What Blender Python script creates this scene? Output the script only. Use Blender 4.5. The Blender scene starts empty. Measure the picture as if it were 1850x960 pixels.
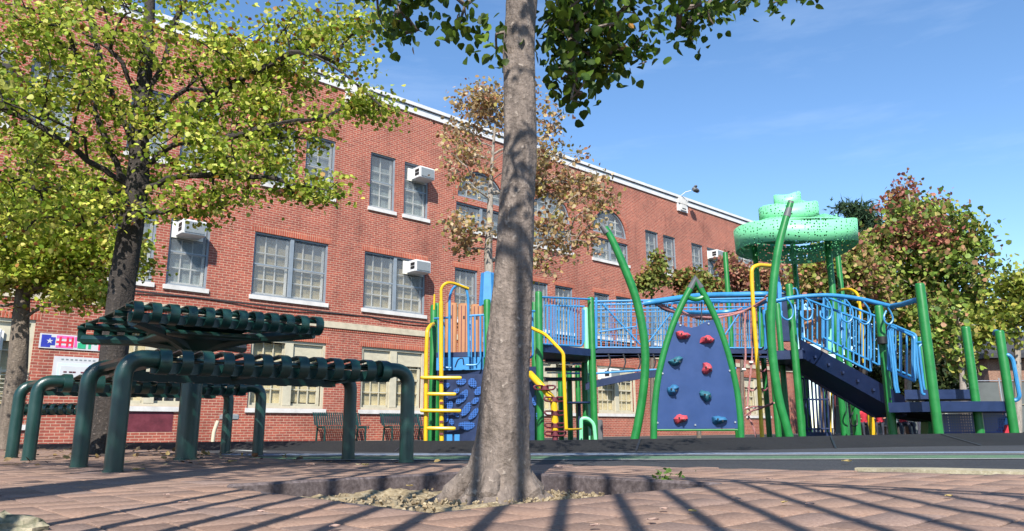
import bpy, math, random
import numpy as np
from mathutils import Vector
S = bpy.context.scene
COL = S.collection
R = math.radians
rng = np.random.default_rng(7)
random.seed(7)

# ------------------------------------------------------------------ camera
F = 1340.0; TH = R(12.5); RO = R(.37); EYE = .15
_r0 = np.array([1, 0, 0.]); _u0 = np.array([0, -math.sin(TH), math.cos(TH)]); FWD = np.array([0, math.cos(TH), math.sin(TH)])
RGT = _r0*math.cos(RO) - _u0*math.sin(RO); UPV = _u0*math.cos(RO) + _r0*math.sin(RO)
CAM = np.array([0, 0, EYE])
cd = bpy.data.cameras.new("camera"); co = bpy.data.objects.new("camera", cd); COL.objects.link(co)
cd.sensor_width = 36; cd.lens = 36*F/1850; cd.clip_start = .02; cd.clip_end = 4000
from mathutils import Matrix
co.matrix_world = Matrix(((RGT[0], UPV[0], -FWD[0], 0), (RGT[1], UPV[1], -FWD[1], 0), (RGT[2], UPV[2], -FWD[2], EYE), (0, 0, 0, 1)))
S.camera = co

def ray(x, y): return RGT*(x-925)/F + UPV*(480-y)/F + FWD
def W(x, y, Y):
    v = ray(x, y); return CAM + v*(Y/v[1])
def WZ(x, y, Z):
    v = ray(x, y); return CAM + v*((Z-EYE)/v[2])

# ------------------------------------------------------------------ sky, sun
AZ = R(5); EL = R(42)
w = bpy.data.worlds.new("World"); S.world = w; w.use_nodes = True
nt = w.node_tree; bg = nt.nodes["Background"]
sky = nt.nodes.new("ShaderNodeTexSky"); sky.sky_type = 'NISHITA'; sky.sun_disc = False
sky.sun_elevation = EL; sky.sun_rotation = math.pi + AZ; sky.altitude = 0; sky.air_density = 1.0; sky.dust_density = .1; sky.ozone_density = 3.4
hs = nt.nodes.new('ShaderNodeHueSaturation'); hs.inputs['Saturation'].default_value = 1.1; nt.links.new(sky.outputs[0], hs.inputs['Color']); 
_tc = nt.nodes.new('ShaderNodeTexCoord'); _mp = nt.nodes.new('ShaderNodeMapping'); _mp.inputs['Scale'].default_value = (1.6, 2.2, 9); _mp.inputs['Rotation'].default_value = (.25, .2, .3); nt.links.new(_tc.outputs['Generated'], _mp.inputs[0])
_nz = nt.nodes.new('ShaderNodeTexNoise'); _nz.inputs['Scale'].default_value = 2.2; _nz.inputs['Detail'].default_value = 7; _nz.inputs['Roughness'].default_value = .6; nt.links.new(_mp.outputs[0], _nz.inputs['Vector'])
_mr = nt.nodes.new('ShaderNodeMapRange'); _mr.inputs[1].default_value = .52; _mr.inputs[2].default_value = .85; _mr.inputs[3].default_value = 0; _mr.inputs[4].default_value = .14; nt.links.new(_nz.outputs['Fac'], _mr.inputs[0])
_mx = nt.nodes.new('ShaderNodeMixRGB'); nt.links.new(_mr.outputs[0], _mx.inputs[0]); nt.links.new(hs.outputs[0], _mx.inputs[1]); _mx.inputs[2].default_value = (5.5, 6.2, 7.2, 1)   # thin high cirrus
nt.links.new(_mx.outputs[0], bg.inputs[0]); bg.inputs[1].default_value = .125
sl = bpy.data.lights.new("sun", 'SUN'); sl.energy = 4.8; sl.angle = R(.45); sl.color = (1, .95, .87)
so = bpy.data.objects.new("sun", sl); COL.objects.link(so)
SUN = Vector((math.sin(AZ)*math.cos(EL), math.cos(AZ)*math.cos(EL), -math.sin(EL)))
so.rotation_euler = SUN.to_track_quat('-Z', 'Y').to_euler()
S.view_settings.view_transform = 'Standard'; S.view_settings.look = 'None'; S.view_settings.exposure = 0.86; S.view_settings.gamma = 1

# ------------------------------------------------------------------ materials
def newmat(name):
    m = bpy.data.materials.new(name); m.use_nodes = True
    return m, m.node_tree, m.node_tree.nodes["Principled BSDF"]
def N(t, kind, **kw):
    n = t.nodes.new("ShaderNode"+kind)
    for k, v in kw.items(): setattr(n, k, v)
    return n
def ramp(t, src, stops):
    r = N(t, "ValToRGB"); e = r.color_ramp.elements
    while len(e) > 1: e.remove(e[-1])
    e[0].position = stops[0][0]; e[0].color = (*stops[0][1], 1)
    for p, c in stops[1:]:
        k = e.new(p); k.color = (*c, 1)
    t.links.new(src, r.inputs[0]); return r
def paint(name, col, rough=.4, var=.12, scale=6, bump=.0, bscale=40, metal=0, coord='Object', spec=.5, wear=None, vec_scale=None):
    m, t, b = newmat(name)
    tc = N(t, "TexCoord"); src = tc.outputs[coord]
    if vec_scale:
        mp = N(t, "Mapping"); mp.inputs['Scale'].default_value = vec_scale; t.links.new(src, mp.inputs[0]); src = mp.outputs[0]
    nz = N(t, "TexNoise"); nz.inputs['Scale'].default_value = scale; nz.inputs['Detail'].default_value = 6; nz.inputs['Roughness'].default_value = .65
    t.links.new(src, nz.inputs['Vector'])
    c = np.array(col)
    stops = [(.28, tuple(c*(1-var*1.6))), (.5, tuple(c)), (.72, tuple(np.minimum(c*(1+var)+var*.03, 1)))]
    if wear: stops += [(.735, tuple(wear))]
    r = ramp(t, nz.outputs['Fac'], stops)
    t.links.new(r.outputs[0], b.inputs['Base Color'])
    rr = N(t, "MapRange"); rr.inputs[3].default_value = max(rough-.1, .05); rr.inputs[4].default_value = min(rough+.15, 1)
    t.links.new(nz.outputs['Fac'], rr.inputs[0]); t.links.new(rr.outputs[0], b.inputs['Roughness'])
    b.inputs['Metallic'].default_value = metal; b.inputs['Specular IOR Level'].default_value = spec
    if bump:
        n2 = N(t, "TexNoise"); n2.inputs['Scale'].default_value = bscale; n2.inputs['Detail'].default_value = 5
        t.links.new(src, n2.inputs['Vector'])
        bp = N(t, "Bump"); bp.inputs['Strength'].default_value = bump; bp.inputs['Distance'].default_value = .01
        t.links.new(n2.outputs['Fac'], bp.inputs['Height']); t.links.new(bp.outputs[0], b.inputs['Normal'])
    return m

def brick_mat(name, rot=False, cols=((.335, .078, .049), (.235, .053, .037), (.44, .29, .21))):
    m, t, b = newmat(name)
    tc = N(t, "TexCoord"); sx = N(t, "SeparateXYZ"); cx = N(t, "CombineXYZ"); t.links.new(tc.outputs['Object'], sx.inputs[0])
    add = N(t, "Math", operation='ADD'); t.links.new(sx.outputs[0], add.inputs[0]); t.links.new(sx.outputs[1], add.inputs[1])
    a, c = (sx.outputs[2], add.outputs[0]) if rot else (add.outputs[0], sx.outputs[2])
    t.links.new(a, cx.inputs[0]); t.links.new(c, cx.inputs[1])
    def br(c1, c2, mo, bias=0, sm=.15):
        k = N(t, "TexBrick"); k.inputs['Scale'].default_value = 1; k.inputs['Brick Width'].default_value = .215; k.inputs['Row Height'].default_value = .0735
        k.inputs['Mortar Size'].default_value = .0075; k.inputs['Mortar Smooth'].default_value = sm; k.inputs['Bias'].default_value = bias
        k.inputs['Color1'].default_value = (*c1, 1); k.inputs['Color2'].default_value = (*c2, 1); k.inputs['Mortar'].default_value = (*mo, 1)
        if rot: k.offset = 0
        t.links.new(cx.outputs[0], k.inputs[0]); return k
    if rot: k = br((.40, .088, .044), (.30, .062, .036), (.46, .27, .19))
    else: k = br(*cols, -.1)
    nz = N(t, "TexNoise"); nz.inputs['Scale'].default_value = .55; nz.inputs['Detail'].default_value = 8; nz.inputs['Roughness'].default_value = .7
    t.links.new(cx.outputs[0], nz.inputs['Vector'])
    nf = N(t, "TexNoise"); nf.inputs['Scale'].default_value = 9; nf.inputs['Detail'].default_value = 4
    t.links.new(cx.outputs[0], nf.inputs['Vector'])
    r = ramp(t, nz.outputs['Fac'], [(.3, (.70, .68, .68)), (.5, (1, 1, 1)), (.7, (1.2, 1.16, 1.12))])
    r2 = ramp(t, nf.outputs['Fac'], [(.3, (.82, .8, .8)), (.7, (1.12, 1.12, 1.1))])
    mx = N(t, "MixRGB", blend_type='MULTIPLY'); mx.inputs[0].default_value = 1; t.links.new(k.outputs[0], mx.inputs[1]); t.links.new(r.outputs[0], mx.inputs[2])
    mx2 = N(t, "MixRGB", blend_type='MULTIPLY'); mx2.inputs[0].default_value = 1; t.links.new(mx.outputs[0], mx2.inputs[1]); t.links.new(r2.outputs[0], mx2.inputs[2])
    mps = N(t, "Mapping"); mps.inputs['Scale'].default_value = (1.1, .13, 1); t.links.new(cx.outputs[0], mps.inputs[0])
    ns = N(t, "TexNoise"); ns.inputs['Scale'].default_value = 1.6; ns.inputs['Detail'].default_value = 6; ns.inputs['Roughness'].default_value = .65; t.links.new(mps.outputs[0], ns.inputs['Vector'])
    rs = ramp(t, ns.outputs['Fac'], [(.3, (.72, .68, .68)), (.47, (1, 1, 1)), (.6, (1, 1, 1)), (.78, (1.22, 1.25, 1.28))])
    mx3 = N(t, "MixRGB", blend_type='MULTIPLY'); mx3.inputs[0].default_value = 1; t.links.new(mx2.outputs[0], mx3.inputs[1]); t.links.new(rs.outputs[0], mx3.inputs[2])
    t.links.new(mx3.outputs[0], b.inputs['Base Color'])
    b.inputs['Roughness'].default_value = .88
    inv = N(t, "Math", operation='SUBTRACT'); inv.inputs[0].default_value = 1; t.links.new(k.outputs['Fac'], inv.inputs[1])
    bp = N(t, "Bump"); bp.inputs['Strength'].default_value = .6; bp.inputs['Distance'].default_value = .008
    t.links.new(inv.outputs[0], bp.inputs['Height']); t.links.new(bp.outputs[0], b.inputs['Normal'])
    return m

def screen_mat(name, col, fac):
    m, t, b = newmat(name)
    b.inputs['Base Color'].default_value = (*col, 1); b.inputs['Roughness'].default_value = .35
    tr = N(t, "BsdfTransparent"); mx = N(t, "MixShader")
    tc = N(t, "TexCoord"); nz = N(t, "TexNoise"); nz.inputs['Scale'].default_value = 1.3; nz.inputs['Detail'].default_value = 4
    t.links.new(tc.outputs['Object'], nz.inputs['Vector'])
    mr = N(t, "MapRange"); mr.inputs[1].default_value = .3; mr.inputs[2].default_value = .7; mr.inputs[3].default_value = fac-.12; mr.inputs[4].default_value = fac+.12
    t.links.new(nz.outputs['Fac'], mr.inputs[0]); t.links.new(mr.outputs[0], mx.inputs[0])
    t.links.new(tr.outputs[0], mx.inputs[1]); t.links.new(b.outputs[0], mx.inputs[2])
    t.links.new(mx.outputs[0], t.nodes['Material Output'].inputs[0])
    return m

def perf_mat(name, col, scale, hole, rough=.45, voro=True):
    m, t, b = newmat(name)
    b.inputs['Base Color'].default_value = (*col, 1); b.inputs['Roughness'].default_value = rough
    tc = N(t, "TexCoord"); v = N(t, "TexVoronoi"); v.inputs['Scale'].default_value = scale
    v.inputs['Randomness'].default_value = .55 if voro else .12
    if voro: t.links.new(tc.outputs['Object'], v.inputs['Vector'])
    else:
        v.voronoi_dimensions = '2D'; sx = N(t, "SeparateXYZ"); cx = N(t, "CombineXYZ"); t.links.new(tc.outputs['Object'], sx.inputs[0]); t.links.new(sx.outputs[0], cx.inputs[0]); t.links.new(sx.outputs[2], cx.inputs[1]); t.links.new(cx.outputs[0], v.inputs['Vector'])
    lt = N(t, "Math", operation='LESS_THAN'); lt.inputs[1].default_value = hole; t.links.new(v.outputs['Distance'], lt.inputs[0])
    tr = N(t, "BsdfTransparent"); mx = N(t, "MixShader"); t.links.new(lt.outputs[0], mx.inputs[0])
    t.links.new(b.outputs[0], mx.inputs[1]); t.links.new(tr.outputs[0], mx.inputs[2])
    t.links.new(mx.outputs[0], t.nodes['Material Output'].inputs[0])
    return m

def leaf_mat(name, trans=.35, rough=.5):
    m, t, b = newmat(name)
    at = N(t, "Attribute", attribute_name="Col")
    tc = N(t, "TexCoord"); nz = N(t, "TexNoise"); nz.inputs['Scale'].default_value = 30; t.links.new(tc.outputs['Object'], nz.inputs['Vector'])
    r = ramp(t, nz.outputs['Fac'], [(.3, (.8, .8, .75)), (.7, (1.15, 1.15, 1.1))])
    mx = N(t, "MixRGB", blend_type='MULTIPLY'); mx.inputs[0].default_value = 1
    t.links.new(at.outputs['Color'], mx.inputs[1]); t.links.new(r.outputs[0], mx.inputs[2])
    t.links.new(mx.outputs[0], b.inputs['Base Color']); b.inputs['Roughness'].default_value = rough; b.inputs['Specular IOR Level'].default_value = .22
    tl = N(t, "BsdfTranslucent"); t.links.new(mx.outputs[0], tl.inputs[0])
    ms = N(t, "MixShader"); ms.inputs[0].default_value = trans
    t.links.new(b.outputs[0], ms.inputs[1]); t.links.new(tl.outputs[0], ms.inputs[2]); t.links.new(ms.outputs[0], t.nodes['Material Output'].inputs[0])
    return m

def bark_mat(name, c_dark, c_lite, stretch=(14, 14, 3.2), speck=(.5, .42, .34)):
    m, t, b = newmat(name)
    tc = N(t, "TexCoord"); mp = N(t, "Mapping"); mp.inputs['Scale'].default_value = stretch; t.links.new(tc.outputs['Object'], mp.inputs[0])
    nz = N(t, "TexNoise"); nz.inputs['Scale'].default_value = 2.2; nz.inputs['Detail'].default_value = 9; nz.inputs['Roughness'].default_value = .72; t.links.new(mp.outputs[0], nz.inputs['Vector'])
    r = ramp(t, nz.outputs['Fac'], [(.3, c_dark), (.55, c_lite), (.7, tuple(np.minimum(np.array(c_lite)*1.35, 1)))])
    n2 = N(t, "TexNoise"); n2.inputs['Scale'].default_value = 60; n2.inputs['Detail'].default_value = 3; t.links.new(tc.outputs['Object'], n2.inputs['Vector'])
    r2 = ramp(t, n2.outputs['Fac'], [(.62, (0, 0, 0)), (.7, (1, 1, 1))])
    mx = N(t, "MixRGB"); t.links.new(r2.outputs[0], mx.inputs[0]); t.links.new(r.outputs[0], mx.inputs[1]); mx.inputs[2].default_value = (*speck, 1)
    t.links.new(mx.outputs[0], b.inputs['Base Color']); b.inputs['Roughness'].default_value = .85
    ad = N(t, "Math", operation='ADD'); t.links.new(nz.outputs['Fac'], ad.inputs[0]); t.links.new(n2.outputs['Fac'], ad.inputs[1])
    bp = N(t, "Bump"); bp.inputs['Strength'].default_value = .9; bp.inputs['Distance'].default_value = .011; t.links.new(ad.outputs[0], bp.inputs['Height']); t.links.new(bp.outputs[0], b.inputs['Normal'])
    return m

def granular(name, c1, c2, c3, scale=160, big=1.2, rough=.9, bump=.5, info=False):
    m, t, b = newmat(name)
    tc = N(t, "TexCoord"); nz = N(t, "TexNoise"); nz.inputs['Scale'].default_value = scale; nz.inputs['Detail'].default_value = 5; nz.inputs['Roughness'].default_value = .7
    src = tc.outputs['Object']
    if info:
        ge = N(t, "NewGeometry"); src = ge.outputs['Position']
    t.links.new(src, nz.inputs['Vector'])
    r = ramp(t, nz.outputs['Fac'], [(.3, c1), (.5, c2), (.72, c3)])
    n2 = N(t, "TexNoise"); n2.inputs['Scale'].default_value = big; n2.inputs['Detail'].default_value = 7; n2.inputs['Roughness'].default_value = .7; t.links.new(src, n2.inputs['Vector'])
    r2 = ramp(t, n2.outputs['Fac'], [(.3, (.84, .84, .85)), (.5, (1, 1, 1)), (.72, (1.1, 1.08, 1.05))] if info else [(.3, (.68, .68, .7)), (.5, (1, 1, 1)), (.72, (1.22, 1.18, 1.12))])
    mx = N(t, "MixRGB", blend_type='MULTIPLY'); mx.inputs[0].default_value = 1; t.links.new(r.outputs[0], mx.inputs[1]); t.links.new(r2.outputs[0], mx.inputs[2])
    out = mx.outputs[0]
    if info:
        at = N(t, "Attribute", attribute_name="tint"); at.attribute_type = 'GEOMETRY'
        oi = N(t, "ObjectInfo"); md = N(t, "Math", operation='ADD'); t.links.new(at.outputs['Fac'], md.inputs[0]); t.links.new(oi.outputs['Random'], md.inputs[1])
        fr = N(t, "Math", operation='FRACT'); t.links.new(md.outputs[0], fr.inputs[0])
        r3 = ramp(t, fr.outputs[0], [(0, (.82, .80, .82)), (.35, (1, .97, .95)), (.7, (1.08, 1.0, .95)), (1, (.92, .95, 1.02))])
        m3 = N(t, "MixRGB", blend_type='MULTIPLY'); m3.inputs[0].default_value = 1; t.links.new(out, m3.inputs[1]); t.links.new(r3.outputs[0], m3.inputs[2]); out = m3.outputs[0]
    t.links.new(out, b.inputs['Base Color']); b.inputs['Roughness'].default_value = rough; b.inputs['Specular IOR Level'].default_value = .18
    bp = N(t, "Bump"); bp.inputs['Strength'].default_value = bump; bp.inputs['Distance'].default_value = .003; t.links.new(nz.outputs['Fac'], bp.inputs['Height']); t.links.new(bp.outputs[0], b.inputs['Normal'])
    return m

M = {}
M['brick'] = brick_mat('brick'); M['soldier'] = brick_mat('soldier_brick', True)
M['hutbrick'] = brick_mat('tan_brick', False, ((.22, .115, .075), (.17, .085, .055), (.3, .22, .17)))
M['stone'] = paint('painted_stone', (.55, .53, .5), .7, .14, 3, .2)
M['belt'] = paint('limestone', (.46, .40, .29), .8, .16, 3, .25)
M['coping'] = paint('white_coping', (.58, .58, .58), .6, .08, 2)
M['frame'] = paint('grey_screen_frame', (.20, .235, .27), .5, .1)
M['muntin'] = paint('old_white_paint', (.72, .71, .64), .6, .1)
M['cream'] = paint('cream_paint', (.46, .42, .31), .6, .1, 4)
M['blind'] = paint('buff_blind', (.66, .56, .32), .85, .22, 2.0, vec_scale=(1, 1, 5))
M['blindg'] = paint('pale_green_curtain', (.46, .53, .49), .85, .2, 2.5, vec_scale=(6, 1, 1))
M['screen'] = screen_mat('insect_screen', (.20, .225, .25), .25)
M['glass'] = screen_mat('window_glass', (.05, .06, .07), .14)
M['dark'] = paint('dark_interior', (.03, .032, .035), .8, .2)
M['acwhite'] = paint('appliance_white', (.62, .63, .63), .45, .06)
M['acgrille'] = paint('grille_grey', (.2, .22, .23), .5, .1, 20, .3, 120)
M['tgreen'] = paint('dark_green_coating', (.0045, .032, .027), .3, .2, 9, .12, 220, spec=.6)
M['pgreen'] = paint('green_post_paint', (.010, .155, .028), .38, .14, 7)
M['pgreen2'] = paint('leaf_green_paint', (.011, .165, .034), .36, .14, 7)
M['pblue'] = paint('sky_blue_paint', (.034, .205, .43), .38, .12, 7)
M['dblue'] = paint('deep_blue_coating', (.008, .020, .068), .42, .15, 7, .06, 120)
M['pboard'] = paint('blue_board', (.014, .043, .145), .42, .10, 4, .05, 150)
M['lboard'] = paint('light_blue_board', (.03, .20, .46), .45, .1)
M['yellow'] = paint('yellow_paint', (.60, .37, .006), .36, .1, 7)
M['orange'] = paint('tan_orange_plastic', (.36, .16, .068), .55, .1, 5)
M['mint'] = perf_mat('mint_perforated_steel', (.19, .62, .31), 19, .28)
M['mintsolid'] = paint('mint_paint', (.2, .64, .34), .45, .08)
M['perf'] = perf_mat('blue_perforated_panel', (.014, .045, .21), 27, .30, voro=False)
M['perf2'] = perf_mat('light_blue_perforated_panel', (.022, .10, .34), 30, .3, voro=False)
M['greypl'] = paint('grey_cap', (.09, .095, .10), .5, .1)
M['red'] = paint('red_hold', (.46, .055, .07), .55, .12, 30, .5, 60)
M['teal'] = paint('teal_hold', (.018, .11, .15), .55, .15, 30, .5, 60)
M['blueh'] = paint('blue_hold', (.02, .12, .25), .55, .15, 30, .5, 60)
M['rope'] = paint('faded_red_rope', (.36, .16, .15), .9, .3, 60, .4, 300)
M['black'] = paint('black_metal', (.012, .012, .013), .5, .15)
M['maroon'] = paint('maroon_paint', (.115, .016, .026), .6, .3, 3, .3, 25)
M['steel'] = paint('steel', (.45, .46, .47), .35, .1, metal=.8)
M['asphalt'] = granular('asphalt', (.022, .023, .026), (.042, .044, .048), (.09, .09, .092), 90, .5)
M['paver'] = granular('brick_paver', (.155, .102, .078), (.245, .168, .13), (.33, .24, .19), 130, 2.2, .9, .22, True)
M['sand'] = granular('joint_sand', (.045, .035, .028), (.10, .08, .062), (.20, .17, .13), 120, 3)
M['soil'] = granular('pit_soil', (.11, .085, .05), (.26, .205, .125), (.42, .36, .25), 55, 4, .95, .9)
M['edging'] = granular('dark_edging', (.055, .043, .043), (.105, .085, .085), (.17, .14, .14), 70, 4)
M['conc'] = granular('cream_concrete', (.22, .19, .125), (.33, .29, .20), (.44, .4, .3), 90, 3)
M['rubber'] = granular('rubber_surfacing', (.008, .008, .008), (.0165, .0165, .017), (.040, .040, .041), 140, .9)
M['wline'] = granular('white_road_paint', (.28, .30, .29), (.45, .46, .43), (.58, .58, .55), 50, 3)
M['gline'] = granular('green_court_paint', (.05, .10, .06), (.085, .155, .09), (.15, .23, .15), 60, 2)
M['bline'] = granular('blue_court_paint', (.10, .13, .17), (.17, .21, .27), (.28, .32, .38), 60, 2)
M['bark'] = bark_mat('smooth_grey_bark', (.065, .05, .041), (.185, .147, .122), (16, 16, 5), (.30, .25, .21))
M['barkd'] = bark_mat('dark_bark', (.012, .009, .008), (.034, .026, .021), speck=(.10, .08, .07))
M['barkm'] = bark_mat('brown_bark', (.06, .046, .035), (.14, .11, .085), speck=(.25,.2,.16))
M['barkw'] = bark_mat('pale_bark', (.14, .115, .09), (.29, .25, .21), speck=(.4, .37, .32))
M['leaf'] = leaf_mat('leaf', .4)
M['leafd'] = leaf_mat('leaf_far', .3)
M['fence'] = paint('green_grey_windscreen', (.085, .095, .092), .8, .15, 1.2)
M['skin'] = paint('skin', (.30, .15, .09), .6, .1); M['shirt'] = paint('red_shirt', (.42, .018, .035), .8, .2, 8); M['trouser'] = paint('dark_trousers', (.02, .022, .035), .8, .2); M['hair'] = paint('dark_hair', (.012, .009, .008), .6, .2)
M['white'] = paint('white_vinyl', (.5, .5, .5), .5, .05); M['bannerblue'] = paint('banner_blue', (.02, .03, .30), .5, .15); M['bannerred'] = paint('banner_red', (.62, .02, .05), .5, .15)
M['bannerpink'] = paint('banner_pink', (.70, .10, .32), .5, .2); M['bannergreen'] = paint('banner_green', (.02, .34, .16), .5, .15); M['signblue'] = paint('sign_pale_blue', (.50, .62, .80), .5, .05)
M['roof'] = paint('dark_shingle', (.035, .036, .04), .9, .25, 8, .6, 30)

# ------------------------------------------------------------------ mesh helpers
ORI = {}
def sub(p, q): return (p[0]-q[0], p[1]-q[1], p[2]-q[2])
def thing(name, label, cat, loc, group=None, rotz=0):
    o = bpy.data.objects.new(name, None); COL.objects.link(o); o.empty_display_size = .2
    o.location = tuple(map(float, loc)); o.rotation_euler = (0, 0, rotz)
    o['label'] = label; o['category'] = cat
    if group: o['group'] = group
    ORI[o.name] = tuple(map(float, loc)); return o
def tag(o, label, cat, group=None):
    o['label'] = label; o['category'] = cat
    if group: o['group'] = group
    return o
class MB:
    def __init__(s): s.v = []; s.f = []; s.mi = []; s.m = 0
    def add(s, vs, fs):
        k = len(s.v); s.v += [tuple(map(float, p)) for p in vs]
        for f in fs: s.f.append([i+k for i in f]); s.mi.append(s.m)
    def box(s, c, d, ax=None):
        c = np.array(c, float); a = np.eye(3) if ax is None else np.array(ax, float)
        vs = [c + a[0]*d[0]*i/2 + a[1]*d[1]*j/2 + a[2]*d[2]*k/2 for i in (-1, 1) for j in (-1, 1) for k in (-1, 1)]
        s.add(vs, [(0, 1, 3, 2), (4, 6, 7, 5), (0, 4, 5, 1), (2, 3, 7, 6), (0, 2, 6, 4), (1, 5, 7, 3)])
        return s
    def lbox(s, x0, x1, y0, y1, z0, z1): return s.box(((x0+x1)/2, (y0+y1)/2, (z0+z1)/2), (abs(x1-x0), abs(y1-y0), abs(z1-z0)))
    def bev(s, c, d, ax=None, b=.01):
        # box with chamfered vertical and top edges
        c = np.array(c, float); a = np.eye(3) if ax is None else np.array(ax, float)
        hx, hy, hz = d[0]/2, d[1]/2, d[2]/2
        def ring(ix, iy, z, bb): return [c + a[0]*x + a[1]*y + a[2]*z for x, y in ((-ix+bb, -iy), (ix-bb, -iy), (ix, -iy+bb), (ix, iy-bb), (ix-bb, iy), (-ix+bb, iy), (-ix, iy-bb), (-ix, -iy+bb))]
        rs = [ring(hx-b, hy-b, -hz, b), ring(hx, hy, -hz+b, b), ring(hx, hy, hz-b, b), ring(hx-b, hy-b, hz, b)]
        vs = sum(rs, []); fs = [tuple(range(7, -1, -1)), tuple(range(24, 32))]
        for k in range(3):
            for i in range(8): j = (i+1) % 8; fs.append((k*8+i, k*8+j, k*8+8+j, k*8+8+i))
        s.add(vs, fs); return s
    def tube(s, pts, r, n=8, closed=False, cap=True, squash=None):
        P = [np.array(p, float) for p in pts]; m = len(P)
        rs = [r]*m if np.isscalar(r) else list(r)
        T = []
        for i in range(m):
            a = P[i-1] if (i > 0 or closed) else P[i]; b = P[(i+1) % m] if (i < m-1 or closed) else P[i]
            t = b-a; T.append(t/(np.linalg.norm(t)+1e-9))
        u = np.cross(T[0], [0, 0, 1.]); 
        if np.linalg.norm(u) < .05: u = np.cross(T[0], [0, 1., 0])
        u /= np.linalg.norm(u); vs = []
        for i in range(m):
            u = u - T[i]*(u@T[i]); u /= np.linalg.norm(u); q = np.cross(T[i], u)
            for k in range(n):
                a = 2*math.pi*k/n; vs.append(P[i] + rs[i]*(u*math.cos(a)+q*math.sin(a)))
        fs = []
        for i in range(m if closed else m-1):
            j = (i+1) % m
            for k in range(n): l = (k+1) % n; fs.append((i*n+k, i*n+l, j*n+l, j*n+k))
        if cap and not closed: fs.append(tuple(range(n-1, -1, -1))); fs.append(tuple((m-1)*n+k for k in range(n)))
        s.add(vs, fs); return s
    def post(s, x, y, z0, z1, r, n=14):
        ring = [(r, z0), (r, z1-r*.45), (r*.93, z1-r*.2), (r*.72, z1-r*.04), (r*.3, z1)]
        vs = []; fs = []
        for rr, z in ring: vs += [(x+rr*math.cos(2*math.pi*k/n), y+rr*math.sin(2*math.pi*k/n), z) for k in range(n)]
        for i in range(len(ring)-1):
            for k in range(n): l = (k+1) % n; fs.append((i*n+k, i*n+l, (i+1)*n+l, (i+1)*n+k))
        fs.append(tuple((len(ring)-1)*n+k for k in range(n))); s.add(vs, fs); return s
    def prism(s, poly, off):
        n = len(poly); o = np.array(off, float); vs = [np.array(p, float) for p in poly]; vs += [p+o for p in vs]
        s.add(vs, [tuple(range(n-1, -1, -1)), tuple(range(n, 2*n))] + [(i, (i+1) % n, n+(i+1) % n, n+i) for i in range(n)]); return s
    def build(s, name, mats, parent=None, smooth=True, local=False, kind=None, label=None):
        if not isinstance(mats, (list, tuple)): mats = [mats]
        o0 = (0, 0, 0) if (parent is None or local) else ORI[parent.name]
        me = bpy.data.meshes.new(name); me.from_pydata([sub(p, o0) for p in s.v], [], s.f)
        for m in mats: me.materials.append(M[m] if isinstance(m, str) else m)
        if len(mats) > 1: me.polygons.foreach_set('material_index', s.mi)
        if smooth:
            me.polygons.foreach_set('use_smooth', [True]*len(s.f))
            try: me.set_sharp_from_angle(angle=R(38))
            except Exception: pass
        me.update()
        o = bpy.data.objects.new(name, me); COL.objects.link(o)
        if parent is not None:
            o.parent = parent; ORI[o.name] = o0
        if kind: o['kind'] = kind
        if label: o['label'] = label
        return o
def fillet(pts, rad, n=5):
    P = [np.array(p, float) for p in pts]; out = [P[0]]
    for i in range(1, len(P)-1):
        a, b, c = P[i-1], P[i], P[i+1]; da = a-b; dc = c-b; la = np.linalg.norm(da); lc = np.linalg.norm(dc)
        k = min(rad, la*.49, lc*.49); p = b+da/la*k; q = b+dc/lc*k
        for j in range(n+1):
            t = j/n; out.append(p*(1-t)**2 + b*2*t*(1-t) + q*t*t)
    out.append(P[-1]); return out
def spline(pts, n=6):
    P = [np.array(p, float) for p in pts]; P = [2*P[0]-P[1]] + P + [2*P[-1]-P[-2]]; out = []
    for i in range(1, len(P)-2):
        for j in range(n):
            t = j/n; a, b, c, d = P[i-1:i+3]
            out.append(.5*((2*b)+(-a+c)*t+(2*a-5*b+4*c-d)*t*t+(-a+3*b-3*c+d)*t**3))
    out.append(P[-2]); return out
def rod(parent, name, pts, r, mat, n=8, fil=0, **k):
    return MB().tube(fillet(pts, fil) if fil else pts, r, n).build(name, mat, parent, **k)
def stuff_obj(o, kind='stuff'): o['kind'] = kind; return o
def clone(o, parent, loc=None, scale=None, rot=None):
    c = o.copy(); COL.objects.link(c); c.parent = parent
    if loc is not None: c.location = loc
    if scale is not None: c.scale = scale
    if rot is not None: c.rotation_euler = rot
    return c

# ------------------------------------------------------------------ ground
def gz(Y): return 0 if Y < 6.5 else -.15*min((Y-6.5)/14, 1)
A = R(42.8); E1 = np.array([math.cos(A), math.sin(A), 0]); E2 = np.array([math.sin(A), -math.cos(A), 0])
P0 = np.array([-6.26, 23, 0.])
PIT = np.array([-.135, 2.16, 0]); PH = .47

def sheet(name, mat, polys, kind='structure', parent=None, smooth=False):
    b = MB()
    for p in polys: b.add(p, [tuple(range(len(p)))])
    o = b.build(name, mat, parent, smooth)
    if kind: o['kind'] = kind
    return o
# one big asphalt yard sheet with a hole for the tree pit
def rel(a, b, z=0): return tuple(PIT + E1*a + E2*b + np.array([0, 0, z]))
pc = [rel(-PH, -PH), rel(-PH, PH), rel(PH, PH), rel(PH, -PH)]
ys = [-6, 6.5, 9, 12, 15, 18, 20.5, 60, 3000]
pl = []
for i in range(1, len(ys)-1):
    pl.append([(-3000, ys[i], gz(ys[i])-.009), (3000, ys[i], gz(ys[i])-.009), (3000, ys[i+1], gz(ys[i+1])-.009), (-3000, ys[i+1], gz(ys[i+1])-.009)])
y0, y1 = -400, 6.5; X0, X1 = -3000, 3000; h = -.009
oc = [(X0, y0, h), (X1, y0, h), (X1, y1, h), (X0, y1, h)]
pw = [(p[0], p[1], h) for p in pc]   # left-back order: (-,-),( -,+),(+,+),(+,-)
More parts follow.
